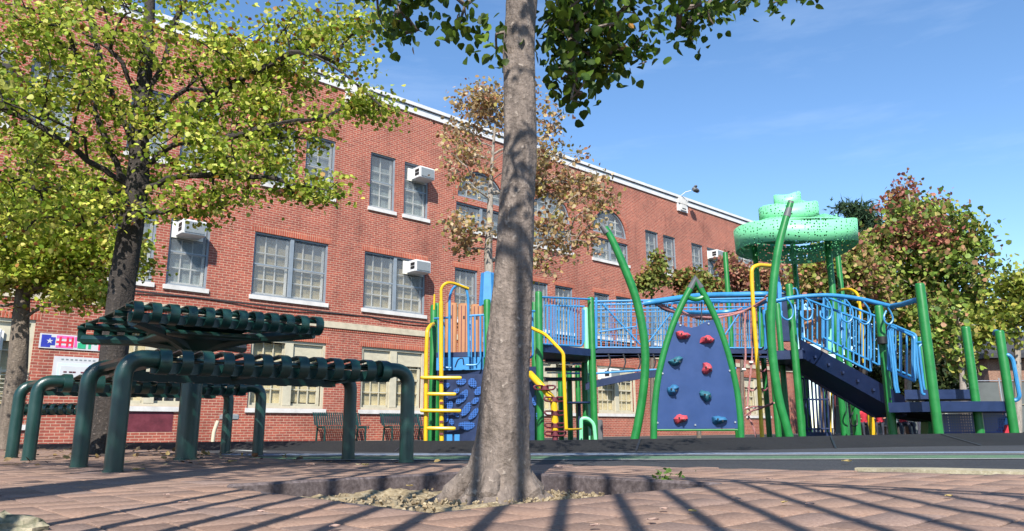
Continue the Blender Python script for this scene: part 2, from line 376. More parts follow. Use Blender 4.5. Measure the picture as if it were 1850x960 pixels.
# corners: rel(-,-)=left, rel(-,+)=front, rel(+,+)=right, rel(+,-)=far
L, Fr, Rt, Fa = pw
pl += [[oc[0], oc[1], Fr, L], [oc[1], oc[2], Rt, Fr], [oc[2], oc[3], Fa, Rt], [oc[3], oc[0], L, Fa]]
ground = sheet('asphalt_yard', 'asphalt', pl)
# painted court lines on the asphalt
def strip(name, mat, pts, wd, dz):
    b = MB(); P = [np.array(p, float) for p in pts]; vs = []
    for i, p in enumerate(P):
        t = P[min(i+1, len(P)-1)]-P[max(i-1, 0)]; nn = np.array([-t[1], t[0]])/np.linalg.norm(t)
        for s in (-1, 1): q = p+nn*s*wd/2; vs.append((q[0], q[1], gz(q[1])-.009+dz))
    b.add(vs, [(2*i, 2*i+2, 2*i+3, 2*i+1) for i in range(len(P)-1)])
    o = b.build(name, mat, None, False); o['kind'] = 'structure'; return o
strip('court_line', 'wline', [(-1.5, 4.33), (.2, 4.1), (1.6, 3.93), (2.6, 3.85), (6, 3.6)], .055, .004)
strip('court_band', 'gline', [(-2.5, 4.75), (.2, 4.37), (1.6, 4.2), (2.7, 4.1), (6, 3.87)], .42, .004)
strip('court_line', 'wline', [(-2.5, 5.05), (.2, 4.67), (1.6, 4.48), (2.8, 4.38), (6, 4.1)], .05, .008)
strip('court_band', 'bline', [(-2.5, 5.45), (.2, 5.0), (1.6, 4.85), (3.0, 4.8), (6, 4.5)], .3, .004)
strip('court_line', 'bline', [(-16, 14.4), (-9, 15.5), (-6, 17)], .5, .004)
strip('court_line', 'wline', [(-12, 8.6), (-4.4, 8.2), (-2.8, 7.4), (-2.0, 6.1)], .07, .004)

# plaza bed and pavers (herringbone), with the tree pit left open
EDGE = [(6.5, -2), (2.6, 1.9), (1.65, 2.5), (1.24, 2.8), (.55, 3.25), (.18, 3.5), (-.885, 3.82), (-1.9, 5.2), (-3.0, 6.9), (-5.4, 8.4), (-9.5, 9.4), (-12, 9.2)]
def inside(x, y, poly):
    c = False; n = len(poly)
    for i in range(n):
        x1, y1 = poly[i]; x2, y2 = poly[i-1]
        if (y1 > y) != (y2 > y) and x < (x2-x1)*(y-y1)/(y2-y1)+x1: c = not c
    return c
PLAZA = EDGE + [(-12, -2)]
def bed_z(Y): return min(gz(Y), 0)-.005
bb = MB()
ring = [(6.5, -2)] + EDGE[1:]
bv = [(x, y, bed_z(y)) for x, y in PLAZA]
# bed as four sheets round the pit
pl = [(p[0], p[1], -.005) for p in pc]; L, Fr, Rt, Fa = pl
i_f = 6
bb.add([bv[12], bv[0], Fr, L], [(0, 1, 2, 3)])
bb.add([bv[0], bv[1], bv[2], bv[3], bv[4], Rt, Fr], [tuple(range(7))])
bb.add([bv[4], bv[5], bv[6], Fa, Rt], [tuple(range(5))])
bb.add([bv[6], bv[7], bv[8], bv[9], bv[10], bv[11], bv[12], L, Fa], [tuple(range(9))])
plaza = bb.build('brick_plaza', 'sand', None, False); plaza['kind'] = 'structure'
ORI[plaza.name] = (0, 0, 0)
Wp = .10
cand = []
for i in range(-110, 115):
    for j in range(-32, 33):
        ox, oy = i + 4*j, i
        for (x0, x1, yy0, yy1) in ((0, 2, 0, 1), (2, 3, -1, 1)):
            a = (ox+(x0+x1)/2)*Wp; c = (oy+(yy0+yy1)/2)*Wp
            p = PIT + E1*(a+.0) + E2*(c+.0)
            if not (-7.5 < p[0] < 4.2 and .35 < p[1] < 8.6): continue
            if abs(p[0]) > .78*p[1]+.45: continue
            hx, hy = (x1-x0)*Wp/2, (yy1-yy0)*Wp/2
            ok = all(inside(*(PIT+E1*(a+sa*hx)+E2*(c+sc*hy))[:2], PLAZA) for sa in (-1, 1) for sc in (-1, 1))
            if not ok: continue
            # clip away from the pit
            if abs(a) < PH+.04+hx-.02 and abs(c) < PH+.04+hy-.02:
                lo = (a-hx, a+hx, c-hy, c+hy); lim = PH+.045
                l2 = list(lo)
                if lo[0] < -lim < lo[1] : l2[1] = -lim
                elif lo[0] < lim < lo[1]: l2[0] = lim
                elif lo[2] < -lim < lo[3]: l2[3] = -lim
                elif lo[2] < lim < lo[3]: l2[2] = lim
                else: continue
                if l2[1]-l2[0] < .03 or l2[3]-l2[2] < .03: continue
                a, c, hx, hy = (l2[0]+l2[1])/2, (l2[2]+l2[3])/2, (l2[1]-l2[0])/2, (l2[3]-l2[2])/2
                p = PIT + E1*a + E2*c
            cand.append((float(np.hypot(p[0], p[1])), a, c, hx, hy, p))
cand.sort(key=lambda q: q[0])
def in_view(p): return p[1] > .85 and abs(p[0]) < .72*p[1]+.1
cv = [q for q in cand if in_view(q[5])]; near = cv[:300]; nid = set(map(id, near)); rest = [q for q in cand if id(q) not in nid]
protos = {}
def paver_mesh(hx, hy, b):
    mb = MB(); mb.bev((0, 0, 0), (2*hx-.004, 2*hy-.004, .05), None, .0022); return mb
for d, a, c, hx, hy, p in near:
    key = (round(hx, 3), round(hy, 3))
    z = gz(p[1])-.025+rng.normal(0, .0005)
    if key not in protos:
        o = paver_mesh(hx, hy, True).build('paver', 'paver', plaza, True); protos[key] = o
    else: o = clone(protos[key], plaza)
    o.location = (p[0], p[1], z); o.rotation_euler = (rng.normal(0, .0012), rng.normal(0, .0012), A + rng.normal(0, .004))
    # local x -> E1, local y -> -E2
pm = MB(); tint = []
for d, a, c, hx, hy, p in rest:
    ax = np.array([E1, -E2, [0, 0, 1.]]) + np.array([[0, 0, rng.normal(0, .0012)], [0, 0, rng.normal(0, .0012)], [0, 0, 0]])
    if d < 4.5: pm.bev((p[0], p[1], gz(p[1])-.025+rng.normal(0, .0005)), (2*hx-.004, 2*hy-.004, .05), ax, .0022); k = 32
    else: pm.box((p[0], p[1], gz(p[1])-.025+rng.normal(0, .0005)), (2*hx-.008, 2*hy-.008, .05), ax); k = 8
    tint += [float(rng.random())]*k
po = pm.build('paver_field', 'paver', plaza, True, kind='stuff')
at = po.data.attributes.new('tint', 'FLOAT', 'POINT'); at.data.foreach_set('value', tint)
# concrete edge strip at right of the plaza
eb = MB()
ep = [(2.64, 1.94), (1.69, 2.55), (1.45, 2.72), (1.27, 2.86)]
vs = []
for i, (x, y) in enumerate(ep):
    wd = .17 if i < 3 else .05
    vs += [(x, y, .004), (x+wd*.6, y+wd*.8, .004), (x, y, -.03), (x+wd*.6, y+wd*.8, -.03)]
fs = []
for i in range(3): k = 4*i; fs += [(k, k+4, k+5, k+1), (k, k+2, k+6, k+4), (k+1, k+5, k+7, k+3)]
eb.add(vs, fs); o = eb.build('kerb_strip', 'conc', None, False); o['kind'] = 'structure'
# tree pit: edging boards and soil
ed = thing('pit_edging', 'dark edging boards lining the square tree pit in the pavers', 'edging', tuple(PIT))
for sa, sb in ((1, 0), (-1, 0), (0, 1), (0, -1)):
    if sa: c = PIT + E1*sa*(PH+.02); dd = (.04, 2*PH+.08, .14)
    else: c = PIT + E2*sb*(PH+.02); dd = (2*PH+.0, .04, .14)
    MB().bev(c+np.array([0, 0, -.066 if (sa > 0 or sb < 0) else -.074]), dd, np.array([E1, -E2, [0, 0, 1.]]), .006).build('edging_board', 'edging', ed)
sb = MB(); n = 44; vs = []; fs = []
for i in range(n+1):
    for j in range(n+1):
        a = (i/n*2-1)*PH; c = (j/n*2-1)*PH; p = PIT+E1*a+E2*c
        rr = math.hypot(p[0]+.045, p[1]-2.15)
        z = -.062 + .02*math.exp(-(rr/.2)**2) + .012*math.sin(9*p[0]+2)*math.cos(11*p[1]) + float(rng.normal(0, .004))
        z += .022*math.exp(-((p[0]+.45)**2+(p[1]-2.35)**2)/.05)
        z += .034*min(max((2.25-p[1])/.5, 0), 1)
        vs.append((p[0], p[1], min(z, -.008)))
for i in range(n):
    for j in range(n): k = i*(n+1)+j; fs.append((k, k+n+1, k+n+2, k+1))
sb.add(vs, fs); o = sb.build('pit_soil', 'soil', None); o['kind'] = 'structure'
gb = MB()
for k in range(1100):
    a, c = rng.uniform(-PH+.02, PH-.02, 2); 
    if k > 500: a = rng.uniform(.0, PH-.02); c = rng.uniform(-.1, PH-.02)
    p = PIT+E1*a+E2*c; s = rng.uniform(.003, .008)
    q = rng.normal(0, 1, (3, 3)); q, _ = np.linalg.qr(q)
    gb.box((p[0], p[1], -.052+.034*min(max((2.25-p[1])/.5, 0), 1)+rng.uniform(0, .012)), (s*1.6, s, s*.7), q)
M['mulch'] = granular('wood_mulch', (.12, .085, .05), (.27, .21, .13), (.42, .36, .25), 40, 30)
gb.build('mulch_chips', 'mulch', None, False, kind='stuff')

# rubber playground surface with its ramped edge
bot = [(-9, 10.2), (-4.2, 8.0), (-2.3, 6.75), (-1.4, 6.0), (-.5, 5.6), (.3, 5.5), (1.9, 5.75), (3.1, 6.3), (4.5, 6.75), (9, 8.0), (16, 9.5)]
top = [(-9, 10.6), (-4.2, 8.4), (-2.25, 7.1), (-1.3, 6.35), (-.45, 5.95), (.35, 5.85), (2.1, 6.35), (3.3, 7.3), (4.8, 8.3), (9.6, 9.8), (16, 11)]
ztop = [-.02, .04, .062, .07, .07, .072, .078, .08, .083, .08, .07]
kb = MB(); vs = []
for (x, y), (x2, y2), z in zip(bot, top, ztop):
    vs += [(x, y, gz(y)-.013), (x2, y2, z), (x2+.02, y2+1.3, -.012)]
fs = []
for i in range(len(bot)-1): k = 3*i; fs += [(k, k+3, k+4, k+1), (k+1, k+4, k+5, k+2)]
kb.add(vs, fs); o = kb.build('rubber_ramp', 'rubber', None, False); o['kind'] = 'structure'
pb = MB(); vs = []
for (x, y) in top:
    vs += [(x, y+1.25, -.008)]
far = [(x*1.5+1, 15.5, -.1) for x, y in top]
vs += far; n = len(top)
pb.add(vs, [(i, i+1, n+i+1, n+i) for i in range(n-1)]); o = pb.build('rubber_surface', 'rubber', None, False); o['kind'] = 'structure'
# seams of the rubber tiles on the ramp
for (x, y), (x2, y2), z in [((2.55, 6.04), (2.9, 6.95), .079), ((4.05, 6.6), (4.55, 8.1), .082), ((.9, 5.6), (1.0, 6.0), .073), ((-.9, 5.8), (-.85, 6.12), .07)]:
    b = MB(); d = np.array([x2-x, y2-y]); nn = np.array([-d[1], d[0]])/np.linalg.norm(d)*.008
    b.add([(x-nn[0], y-nn[1], -.004), (x+nn[0], y+nn[1], -.004), (x2+nn[0], y2+nn[1], z+.003), (x2-nn[0], y2-nn[1], z+.003)], [(0, 1, 2, 3)])
    o = b.build('rubber_seam', 'black', None, False); o['kind'] = 'structure'

# ------------------------------------------------------------------ school building
def fw(s, y, z): return P0 + E1*s - E2*y + np.array([0, 0, z])
BZ = -.15
school = thing('brick_school', 'long three storey red brick school with white coping along its roof edge', 'building', tuple(P0+np.array([0, 0, 0])), rotz=A)
SL, SR, ZT = -19.0, 31.6, 11.62
OPEN = []      # s0,s1,z0,z1
WIN = []
def win(s0, s1, z0, z1, style, sash=1, cols=2, rows=4, near=False, blind=.6): WIN.append((s0, s1, z0, z1, style, sash, cols, rows, near, blind)); OPEN.append((s0, s1, z0, z1))
# top floor narrow pairs
for k, (a, b) in enumerate([(-9.6, -8.55), (-8.2, -7.15), (-5.8, -4.75), (-4.4, -3.35), (-1.9, -.87), (-.52, .54), (1.9, 2.93), (3.31, 4.38), (17.35, 18.4), (18.8, 19.85), (21.25, 22.3), (22.7, 23.75)]):
    win(a, b, 7.64, 9.62, 'green', 1, 2, 4, -2.5 < a < 5)
for c in (6.95, 10.83, 14.7, 26.75, 30.2):
    win(c-1.27, c+1.27, 7.62, 8.62, 'grey', 2, 2, 2, c < 16); 
ARCH = [(c, 1.2, 8.86) for c in (6.95, 10.83, 14.7, 26.75, 30.2)]
for c, r, z in ARCH: OPEN.append((c-r, c+r, z, z+r))
# first floor
for a, b, sx in [(-9.6, -7.1, 2), (-5.85, -4.8, 1), (-4.45, -3.33, 1), (-2.02, .45, 2), (1.8, 4.32, 2), (5.65, 6.75, 1), (7.2, 8.3, 1), (9.6, 10.57, 1), (10.98, 12.07, 1), (13.45, 14.5, 1), (14.95, 16, 1), (17.35, 19.85, 2), (21.25, 23.75, 2), (25.5, 26.6, 1), (27, 28.1, 1)]:
    win(a, b, 4.12, 6.06, 'buff' if a > -3 else 'grey', sx, 3, 4, -6 < a < 5)
# ground floor
for a, b in [(-5.75, -3.4), (-1.9, .54), (1.83, 4.36), (5.7, 8.2), (9.6, 12.1), (13.5, 16.15), (17.35, 19.85), (21.25, 23.75), (25.5, 28)]:
    win(a, b, .82, 2.85, 'cream', 2, 3, 4, -6 < a < 5)
win(-10.6, -7.35, .35, 2.85, 'cream', 2, 3, 4, False)
xs = sorted(set([SL, SR] + [o[0] for o in OPEN] + [o[1] for o in OPEN])); zs = sorted(set([BZ-.3, ZT] + [o[2] for o in OPEN] + [o[3] for o in OPEN]))
wb = MB()
for j in range(len(zs)-1):
    run = None
    for i in range(len(xs)-1):
        cx, cz = (xs[i]+xs[i+1])/2, (zs[j]+zs[j+1])/2
        solid = not any(o[0] < cx < o[1] and o[2] < cz < o[3] for o in OPEN)
        if solid and run is None: run = xs[i]
        if run is not None and (not solid or i == len(xs)-2):
            e = xs[i+1] if solid else xs[i]
            wb.add([(run, 0, zs[j]), (e, 0, zs[j]), (e, 0, zs[j+1]), (run, 0, zs[j+1])], [(0, 1, 2, 3)]); run = None
for s0, s1, z0, z1 in OPEN:
    D = .34
    wb.add([(s0, 0, z0), (s1, 0, z0), (s1, 0, z1), (s0, 0, z1), (s0, D, z0), (s1, D, z0), (s1, D, z1), (s0, D, z1)], [(0, 4, 5, 1), (1, 5, 6, 2), (2, 6, 7, 3), (3, 7, 4, 0)])
for c, r, z in ARCH:
    n = 14
    for sgn in (-1, 1):
        arc = [(c+sgn*r*math.cos(math.pi/2*i/n), 0, z+r*math.sin(math.pi/2*i/n)) for i in range(n+1)]
        cor = (c+sgn*r, 0, z+r)
        for i in range(n): wb.add([arc[i], arc[i+1], cor], [(0, 1, 2)])
        wb.add([q for q in arc]+[(q[0], .3, q[2]) for q in arc], [(i, i+1, n+2+i, n+1+i) for i in range(n)])
# other sides of the block
wb.add([(SL, 0, BZ-.3), (SL, 14, BZ-.3), (SR, 14, BZ-.3), (SR, 0, BZ-.3), (SL, 0, ZT), (SL, 14, ZT), (SR, 14, ZT), (SR, 0, ZT)], [(0, 1, 5, 4), (1, 2, 6, 5), (2, 3, 7, 6)])
wall = wb.build('wall', 'brick', school, False, local=True)
MB().add([(SL+.1, .1, ZT-.2), (SR-.1, .1, ZT-.2), (SR-.1, 13.9, ZT-.2), (SL+.1, 13.9, ZT-.2)], [(0, 1, 2, 3)])
rb = MB(); rb.lbox(SL+.15, SR-.15, .15, 13.9, ZT-.4, ZT-.25); rb.build('roof', 'roof', school, False, local=True)
bk = MB(); bk.lbox(SL+.1, SR-.1, .345, .36, 0, ZT-.5); bk.build('interior_backing', 'dark', school, False, local=True)
cp = MB(); s = SL
while s < SR:
    e = min(s+1.85, SR+.06); cp.lbox(s+.004, e-.004, -.06, .3, ZT-.07, ZT+.16); cp.lbox(s+.004, e-.004, -.13, .34, ZT+.2, ZT+.33); s = e
cp.build('coping', 'coping', school, False, local=True)
cg = MB(); cg.lbox(SL, SR, -.02, .28, ZT+.15, ZT+.21); cg.build('coping_joint', 'dark', school, False, local=True)
bl = MB(); s = SL
while s < SR: e = min(s+2.6, SR); bl.lbox(s+.003, e-.003, -.05, .05, 3.36, 3.56); s = e
bl.build('belt_course', 'belt', school, False, local=True)
bl = MB(); bl.lbox(SL, SR, -.015, .05, 3.28, 3.355); bl.build('belt_soldier', 'soldier', school, False, local=True)
fz = MB(); fz.lbox(SL, SR, -.02, .05, 3.83, 3.86); fz.build('string_course', 'dark', school, False, local=True)

pane_proto = None; bar_proto = {}
def ubox(name, mat, parent, x0, x1, y0, y1, z0, z1):
    global bar_proto
    k = (name, mat)
    if k not in bar_proto:
        o = MB().box((0, 0, 0), (1, 1, 1)).build(name, mat, parent, False, local=True); bar_proto[k] = o
    else: o = clone(bar_proto[k], parent)
    o.location = ((x0+x1)/2, (y0+y1)/2, (z0+z1)/2); o.scale = (abs(x1-x0), abs(y1-y0), abs(z1-z0)); return o
for (s0, s1, z0, z1, style, sash, cols, rows, near, blind) in WIN:
    fm = 'cream' if style == 'cream' else 'frame'
    fb = MB(); t = .055 if style != 'cream' else .085; y0, y1 = .05, .11
    fb.lbox(s0, s0+t, y0, y1, z0, z1); fb.lbox(s1-t, s1, y0, y1, z0, z1); fb.lbox(s0+t, s1-t, y0, y1, z1-t, z1); fb.lbox(s0+t, s1-t, y0, y1, z0, z0+t)
    if sash == 2: c = (s0+s1)/2; k = .06 if style != 'cream' else .13; fb.lbox(c-k, c+k, y0-.01, y1, z0+t, z1-t)
    fr = fb.build('window', fm, school, False, local=True); ORI[fr.name] = (0, 0, 0)
    mid = (z0+z1)/2
    MB().lbox(s0-.06, s1+.06, -.06, .06, z0-.13, z0-.003).build('sill', 'stone', fr, False, local=True)
    if z0 < 7: MB().lbox(s0-.1, s1+.1, -.006, .05, z1+.003, z1+.215).build('lintel', 'soldier', fr, False, local=True)
    segs = [(s0+t, s1-t)] if sash == 1 else [(s0+t, (s0+s1)/2-.06), ((s0+s1)/2+.06, s1-t)]
    mb = MB(); mm = 'cream' if style == 'cream' else 'muntin'
    for a, b in segs:
        g = .13 if style == 'cream' else .09
        a2, b2, c0, c1 = a+g*.5, b-g*.6, z0+t+.07, z1-t-.13
        y = .2
        mb.lbox(a, a2+.02, y-.03, y+.03, z0+t, z1-t); mb.lbox(b2-.02, b, y-.03, y+.03, z0+t, z1-t)
        mb.lbox(a2, b2, y-.03, y+.03, z0+t, c0); mb.lbox(a2, b2, y-.03, y+.03, mid-.035, mid+.035)
        for i in range(1, cols): x = a2+(b2-a2)*i/cols; mb.lbox(x-.016, x+.016, y-.02, y+.02, c0, c1+.12)
        for j in range(1, rows):
            if j == rows/2: continue
            z = c0+(c1-c0)*j/rows; mb.lbox(a2, b2, y-.022, y+.022, z-.016, z+.016)
        if near:
            for i in range(cols):
                for j in range(rows):
                    x0_, x1_ = a2+(b2-a2)*i/cols, a2+(b2-a2)*(i+1)/cols; q0, q1 = c0+(c1-c0)*j/rows, c0+(c1+.12-c0)*(j+1)/rows if j == rows-1 else c0+(c1-c0)*(j+1)/rows
                    ubox('pane', 'glass', fr, x0_+.016, x1_-.016, y+.004, y+.01, q0+.017, q1-.017)
        else: ubox('pane', 'glass', fr, a2+.02, b2-.02, y+.005, y+.012, c0, c1+.12)
        bmat = {'buff': 'blind', 'green': 'blindg', 'grey': 'blindg', 'cream': 'blind'}[style]
        lo = z0+.1 if random.random() < .8 else z0+.1+random.random()*.6
        top_ = z1-t-(.02 if style == 'cream' else random.uniform(.08, .4))
        ubox('blind', bmat, fr, a+.02, b-.02, .262, .272, lo, top_)
        if style != 'cream':
            ubox('screen', 'screen', fr, a, b, .083, .086, z0+t, z1-t)
            mb2 = MB(); mb2.lbox(a, b, .075, .095, mid-.02, mid+.02); mb2.build('screen_rail', fm, fr, False, local=True)
        elif random.random() < .85:
            ubox('roller_shade', 'cream', fr, a, b, .12, .13, z1-t-random.uniform(.4, .55), z1-t)
    mb.build('muntins', mm, fr, False, local=True)
for c, r, z in ARCH:
    ab = MB(); n = 20
    pts = [(c+(r-.03)*math.cos(math.pi*i/n), .08, z+(r-.03)*math.sin(math.pi*i/n)) for i in range(n+1)]
    ab.tube(pts, .035, 6); ab.lbox(c-r, c+r, .05, .11, z, z+.07)
    fr = ab.build('arched_window', 'frame', school, True, local=True); ORI[fr.name] = (0, 0, 0)
    ring_ = MB()
    for i in range(28):
        a0 = math.pi*(i+.5)/28; d = np.array([math.cos(a0), 0, math.sin(a0)])
        ring_.box(np.array([c, .02, z])+d*(r+.11), (.2, .052, .125), np.array([d, [0, 1, 0], [-d[2], 0, d[0]]]))
    ring_.build('brick_arch', 'soldier', fr, False, local=True)
    mb = MB()
    for x in (-.62, -.05, .05, .62): mb.lbox(c+x-.02, c+x+.02, .18, .22, z, z+math.sqrt(max((r-.05)**2-x*x, .01)))
    for zz in (.38, .75): k = math.sqrt((r-.05)**2-zz*zz); mb.lbox(c-k, c+k, .185, .215, z+zz-.02, z+zz+.02)
    mb.build('muntins', 'muntin', fr, False, local=True)
    fan = [(c+(r-.02)*math.cos(math.pi*i/n), .23, z+(r-.02)*math.sin(math.pi*i/n)) for i in range(n+1)]
    MB().prism(fan, (0, .008, 0)).build('pane', 'glass', fr, False, local=True)
    fan = [(q[0], .09, q[2]) for q in fan]; MB().prism(fan, (0, .004, 0)).build('screen', 'screen', fr, False, local=True)
    fan = [(q[0], .27, min(q[2], z+.8)) for q in fan]; MB().prism(fan, (0, .008, 0)).build('blind', 'blindg', fr, False, local=True)
# painted panels low on the wall
for s0, s1, z0, z1 in [(-5.2, -3.92, .16, .74), (2.6, 4.1, .40, .70)]:
    MB().lbox(s0, s1, -.006, .02, z0, z1).build('painted_panel', 'maroon', school, False, local=True)
# scupper boxes on the parapet
for s in (1.2, 20.55):
    v = MB(); v.lbox(s-.42, s+.42, -.10, .02, 11.12, 11.52); o = v.build('scupper_box', 'coping', school, False, local=True); ORI[o.name] = (0, 0, 0)
    v = MB(); v.lbox(s-.42, s+.42, -.15, .02, 11.525, 11.8); v.lbox(s-.26, s+.26, -.145, -.1, 11.18, 11.5); v.build('scupper_panel', 'stone', o, False, local=True)
    v = MB(); v.lbox(s-.14, s+.18, -.156, -.12, 11.25, 11.3); v.build('scupper_slot', 'black', o, False, local=True)
# cable sagging along the wall
cb = MB(); pts = [fw(s, -.02, 3.78+.05*math.sin(s*1.3)+(.06 if 1.5 < s < 2.2 else 0)) for s in np.arange(-6, 30, .5)]
o = cb.tube(pts, .011, 5).build('cable', 'black', None); tag(o, 'thin dark cable sagging along the brick wall above the stone belt course', 'cable')
# floodlight on the roof
fo = thing('floodlight', 'dark floodlight on a pale arm above the far roof edge', 'floodlight', fw(20.4, -.05, 11.9))
rod(fo, 'arm', [fw(20.35, -.05, 11.9), fw(20.5, -.35, 12.12), fw(20.62, -.6, 12.16)], .022, 'coping', 6)
b = MB(); c = fw(20.75, -.78, 12.18); ax = np.array([E1, -E2*.8-np.array([0, 0, .6]), E2*.6*-1+np.array([0, 0, .8])]); b.bev(c, (.42, .2, .26), ax, .05); b.bev(c+np.array([0, 0, .17]), (.16, .2, .12), ax, .03); b.build('lamp_head', 'greypl', fo)
b = MB(); b.box(c-ax[2]*.135, (.36, .16, .02), ax); b.build('lens', 'glass', fo)
# AC units hung in windows
def ac(s0, z0, label, wd=.66, hh=.42, d=.54):
    t = thing('air_conditioner', label, 'air conditioner', fw(s0+wd/2, 0, z0), 'window air conditioners')
    ax = np.array([E1, -E2, [0, 0, 1.]])
    MB().bev(fw(s0+wd/2, -d/2+.03, z0+hh/2), (wd, d, hh), ax, .02).build('case', 'acwhite', t)
    MB().box(fw(s0+wd/2, -d+.02, z0+hh/2), (wd-.11, .03, hh-.11), ax).build('rear_grille', 'acgrille', t)
    for k in (0, 1): MB().box(fw(s0-.004, -d*.62, z0+hh*(.36+.3*k)), (.012, .24, .1), ax).build('side_vent', 'black', t)
    MB().box(fw(s0+wd/2, .07, z0+hh/2), (wd+.25, .03, hh+.04), ax).build('filler_panel', 'muntin', t)
ac(3.62, 8.98, 'white air conditioner high in the narrow top floor window beside the orange tree')
ac(3.52, 5.53, 'white air conditioner in the double window above the yellow climber poles')
ac(-4.3, 5.5, 'white air conditioner beside the dark trunk of the yellow green tree')
ac(13.75, 2.28, 'white air conditioner in the ground floor window under the blue bridge')
ac(22.85, 9.0, 'white air conditioner in the farthest narrow top floor window')
ac(-9.3, 9.05, 'air conditioner high behind the leaves at the left edge of the photo')
ac(-8.75, 2.1, 'white box unit in the ground floor opening behind the grey trunk')
# banner and notice board
ax = np.array([E1, -E2, [0, 0, 1.]])
bn = thing('banner', 'white vinyl banner with red, pink, blue and green print on the brick wall', 'banner', fw(-6.5, -.02, 2.2))
MB().box(fw(-6.53, -.025, 2.36), (1.42, .012, .36), ax).build('cloth', 'white', bn)
def bp_(s0, s1, z0, z1, m, y=-.034): MB().box(fw((s0+s1)/2, y, (z0+z1)/2), (s1-s0, .005, z1-z0), ax).build('print_patch', m, bn, False)
bp_(-7.2, -7.0, 2.21, 2.51, 'bannerblue'); bp_(-7.0, -6.9, 2.26, 2.46, 'bannerblue')
b = MB(); c = fw(-7.02, -.039, 2.36); star = [c+E1*(.075 if k % 2 == 0 else .03)*math.sin(k*math.pi/5)+np.array([0, 0, (.075 if k % 2 == 0 else .03)*math.cos(k*math.pi/5)]) for k in range(10)]
b.prism(star, E2*.003).build('star', 'white', bn, False)
for k, (z0, z1) in enumerate([(2.21, 2.27), (2.325, 2.375), (2.44, 2.51)]): bp_(-6.88, -6.5, z0, z1, 'bannerpink' if k != 1 else 'bannerred')
for a in (-6.82, -6.66, -6.55): bp_(a, a+.05, 2.24, 2.48, 'bannerred', -.037)
bp_(-6.48, -6.42, 2.24, 2.5, 'bannerpink'); bp_(-6.4, -6.3, 2.22, 2.36, 'bannergreen'); bp_(-6.36, -6.22, 2.22, 2.5, 'bannergreen', -.037); bp_(-6.16, -6.1, 2.22, 2.5, 'bannergreen')
bp_(-6.03, -5.97, 2.33, 2.39, 'bannergreen'); bp_(-5.93, -5.83, 2.2, 2.52, 'bannerred')
nb = thing('notice_board', 'white framed notice board below the coloured banner', 'notice board', fw(-6.35, -.04, 1.2))
MB().box(fw(-6.3, -.03, 1.63), (1.16, .06, .74), ax).build('frame', 'white', nb)
MB().box(fw(-6.3, -.066, 1.58), (.98, .014, .5), ax).build('inner_frame', 'signblue', nb); MB().box(fw(-6.3, -.078, 1.57), (.86, .014, .4), ax).build('panel', 'white', nb)
for k, s in enumerate((-6.62, -6.5, -6.42, -6.24, -6.12, -6.02)): MB().box(fw(s, -.088, 1.62), (.07, .006, .035), ax).build('print_mark', 'maroon', nb, False)
for s in (-6.7, -6.6, -6.5, -6.4, -6.3, -6.2, -6.1, -6.0): MB().box(fw(s, -.063, 1.93), (.055, .006, .03), ax).build('print_mark', 'acgrille', nb, False)
# entrance lattice at the far left ground floor opening
lt = MB()
for k in range(26): lt.box((-10.5+k*.122, -.03, 1.05), (.02, .02, 1.25))
for k in range(12): lt.box((-8.97, -.032, .5+k*.1), (3.2, .018, .018))
lt.build('window_guard', 'cream', school, False, local=True, kind='stuff')

# ------------------------------------------------------------------ wall benches (strap seats along the brick wall)
def wall_bench(s0, label, L_=1.62):
    zb = gz(19.5)-.009; t = thing('wall_bench', label, 'bench', fw(s0+L_/2, -.75, zb), 'strap benches along the school wall')
    for s in (s0+.12, s0+L_-.12):
        fr = MB()
        fr.tube(fillet([fw(s, -1.0, zb), fw(s, -1.0, zb+.42), fw(s, -.55, zb+.4), fw(s, -.42, zb+.82)], .07), .03, 8)
        fr.tube([fw(s, -.5, zb), fw(s, -.55, zb+.4)], .03, 8)
        fr.build('leg_frame', 'tgreen', t)
    n = 22; sm = MB(); bm = MB()
    for k in range(n):
        s = s0+L_*(k+.5)/n
        prof = fillet([(-1.02, .36), (-1.02, .45), (-.56, .43)], .05)
        for i in range(len(prof)-1):
            (a, za), (b_, zb_) = prof[i], prof[i+1]
            sm.add([fw(s-.025, a, zb+za), fw(s+.025, a, zb+za), fw(s+.025, b_, zb+zb_), fw(s-.025, b_, zb+zb_)], [(0, 1, 2, 3)])
        prof = fillet([(-.56, .47), (-.42, .86), (-.36, .84)], .03)
        for i in range(len(prof)-1):
            (a, za), (b_, zb_) = prof[i], prof[i+1]
            bm.add([fw(s-.025, a, zb+za), fw(s+.025, a, zb+za), fw(s+.025, b_, zb+zb_), fw(s-.025, b_, zb+zb_)], [(0, 1, 2, 3)])
    sm.build('seat_straps', 'tgreen', t, kind='stuff'); bm.build('back_straps', 'tgreen', t, kind='stuff')
wall_bench(-.05, 'dark green strap bench against the wall, seen between the picnic bench legs')
wall_bench(2.3, 'dark green strap bench against the wall beside the maroon painted panel')
wall_bench(4.55, 'dark green strap bench against the wall behind the yellow climber poles')
# drinking fountain at the wall
df = thing('drinking_fountain', 'grey drinking fountain with a dark column and pale curved side at the wall', 'drinking fountain', fw(-2.75, -.8, gz(19)-.009))
zb = gz(19)-.009
b = MB(); b.tube(spline([fw(-3.12, -.8, zb), fw(-3.10, -.8, zb+.3), fw(-3.02, -.8, zb+.58)]), .05, 10); b.build('pedestal', 'belt', df)
b = MB(); b.bev(fw(-2.72, -.8, zb+.68), (.42, .36, .16), ax, .03); b.build('basin', 'acgrille', df)
b = MB(); b.bev(fw(-2.72, -.72, zb+.3), (.2, .2, .6), ax, .03); b.build('column', 'black', df)
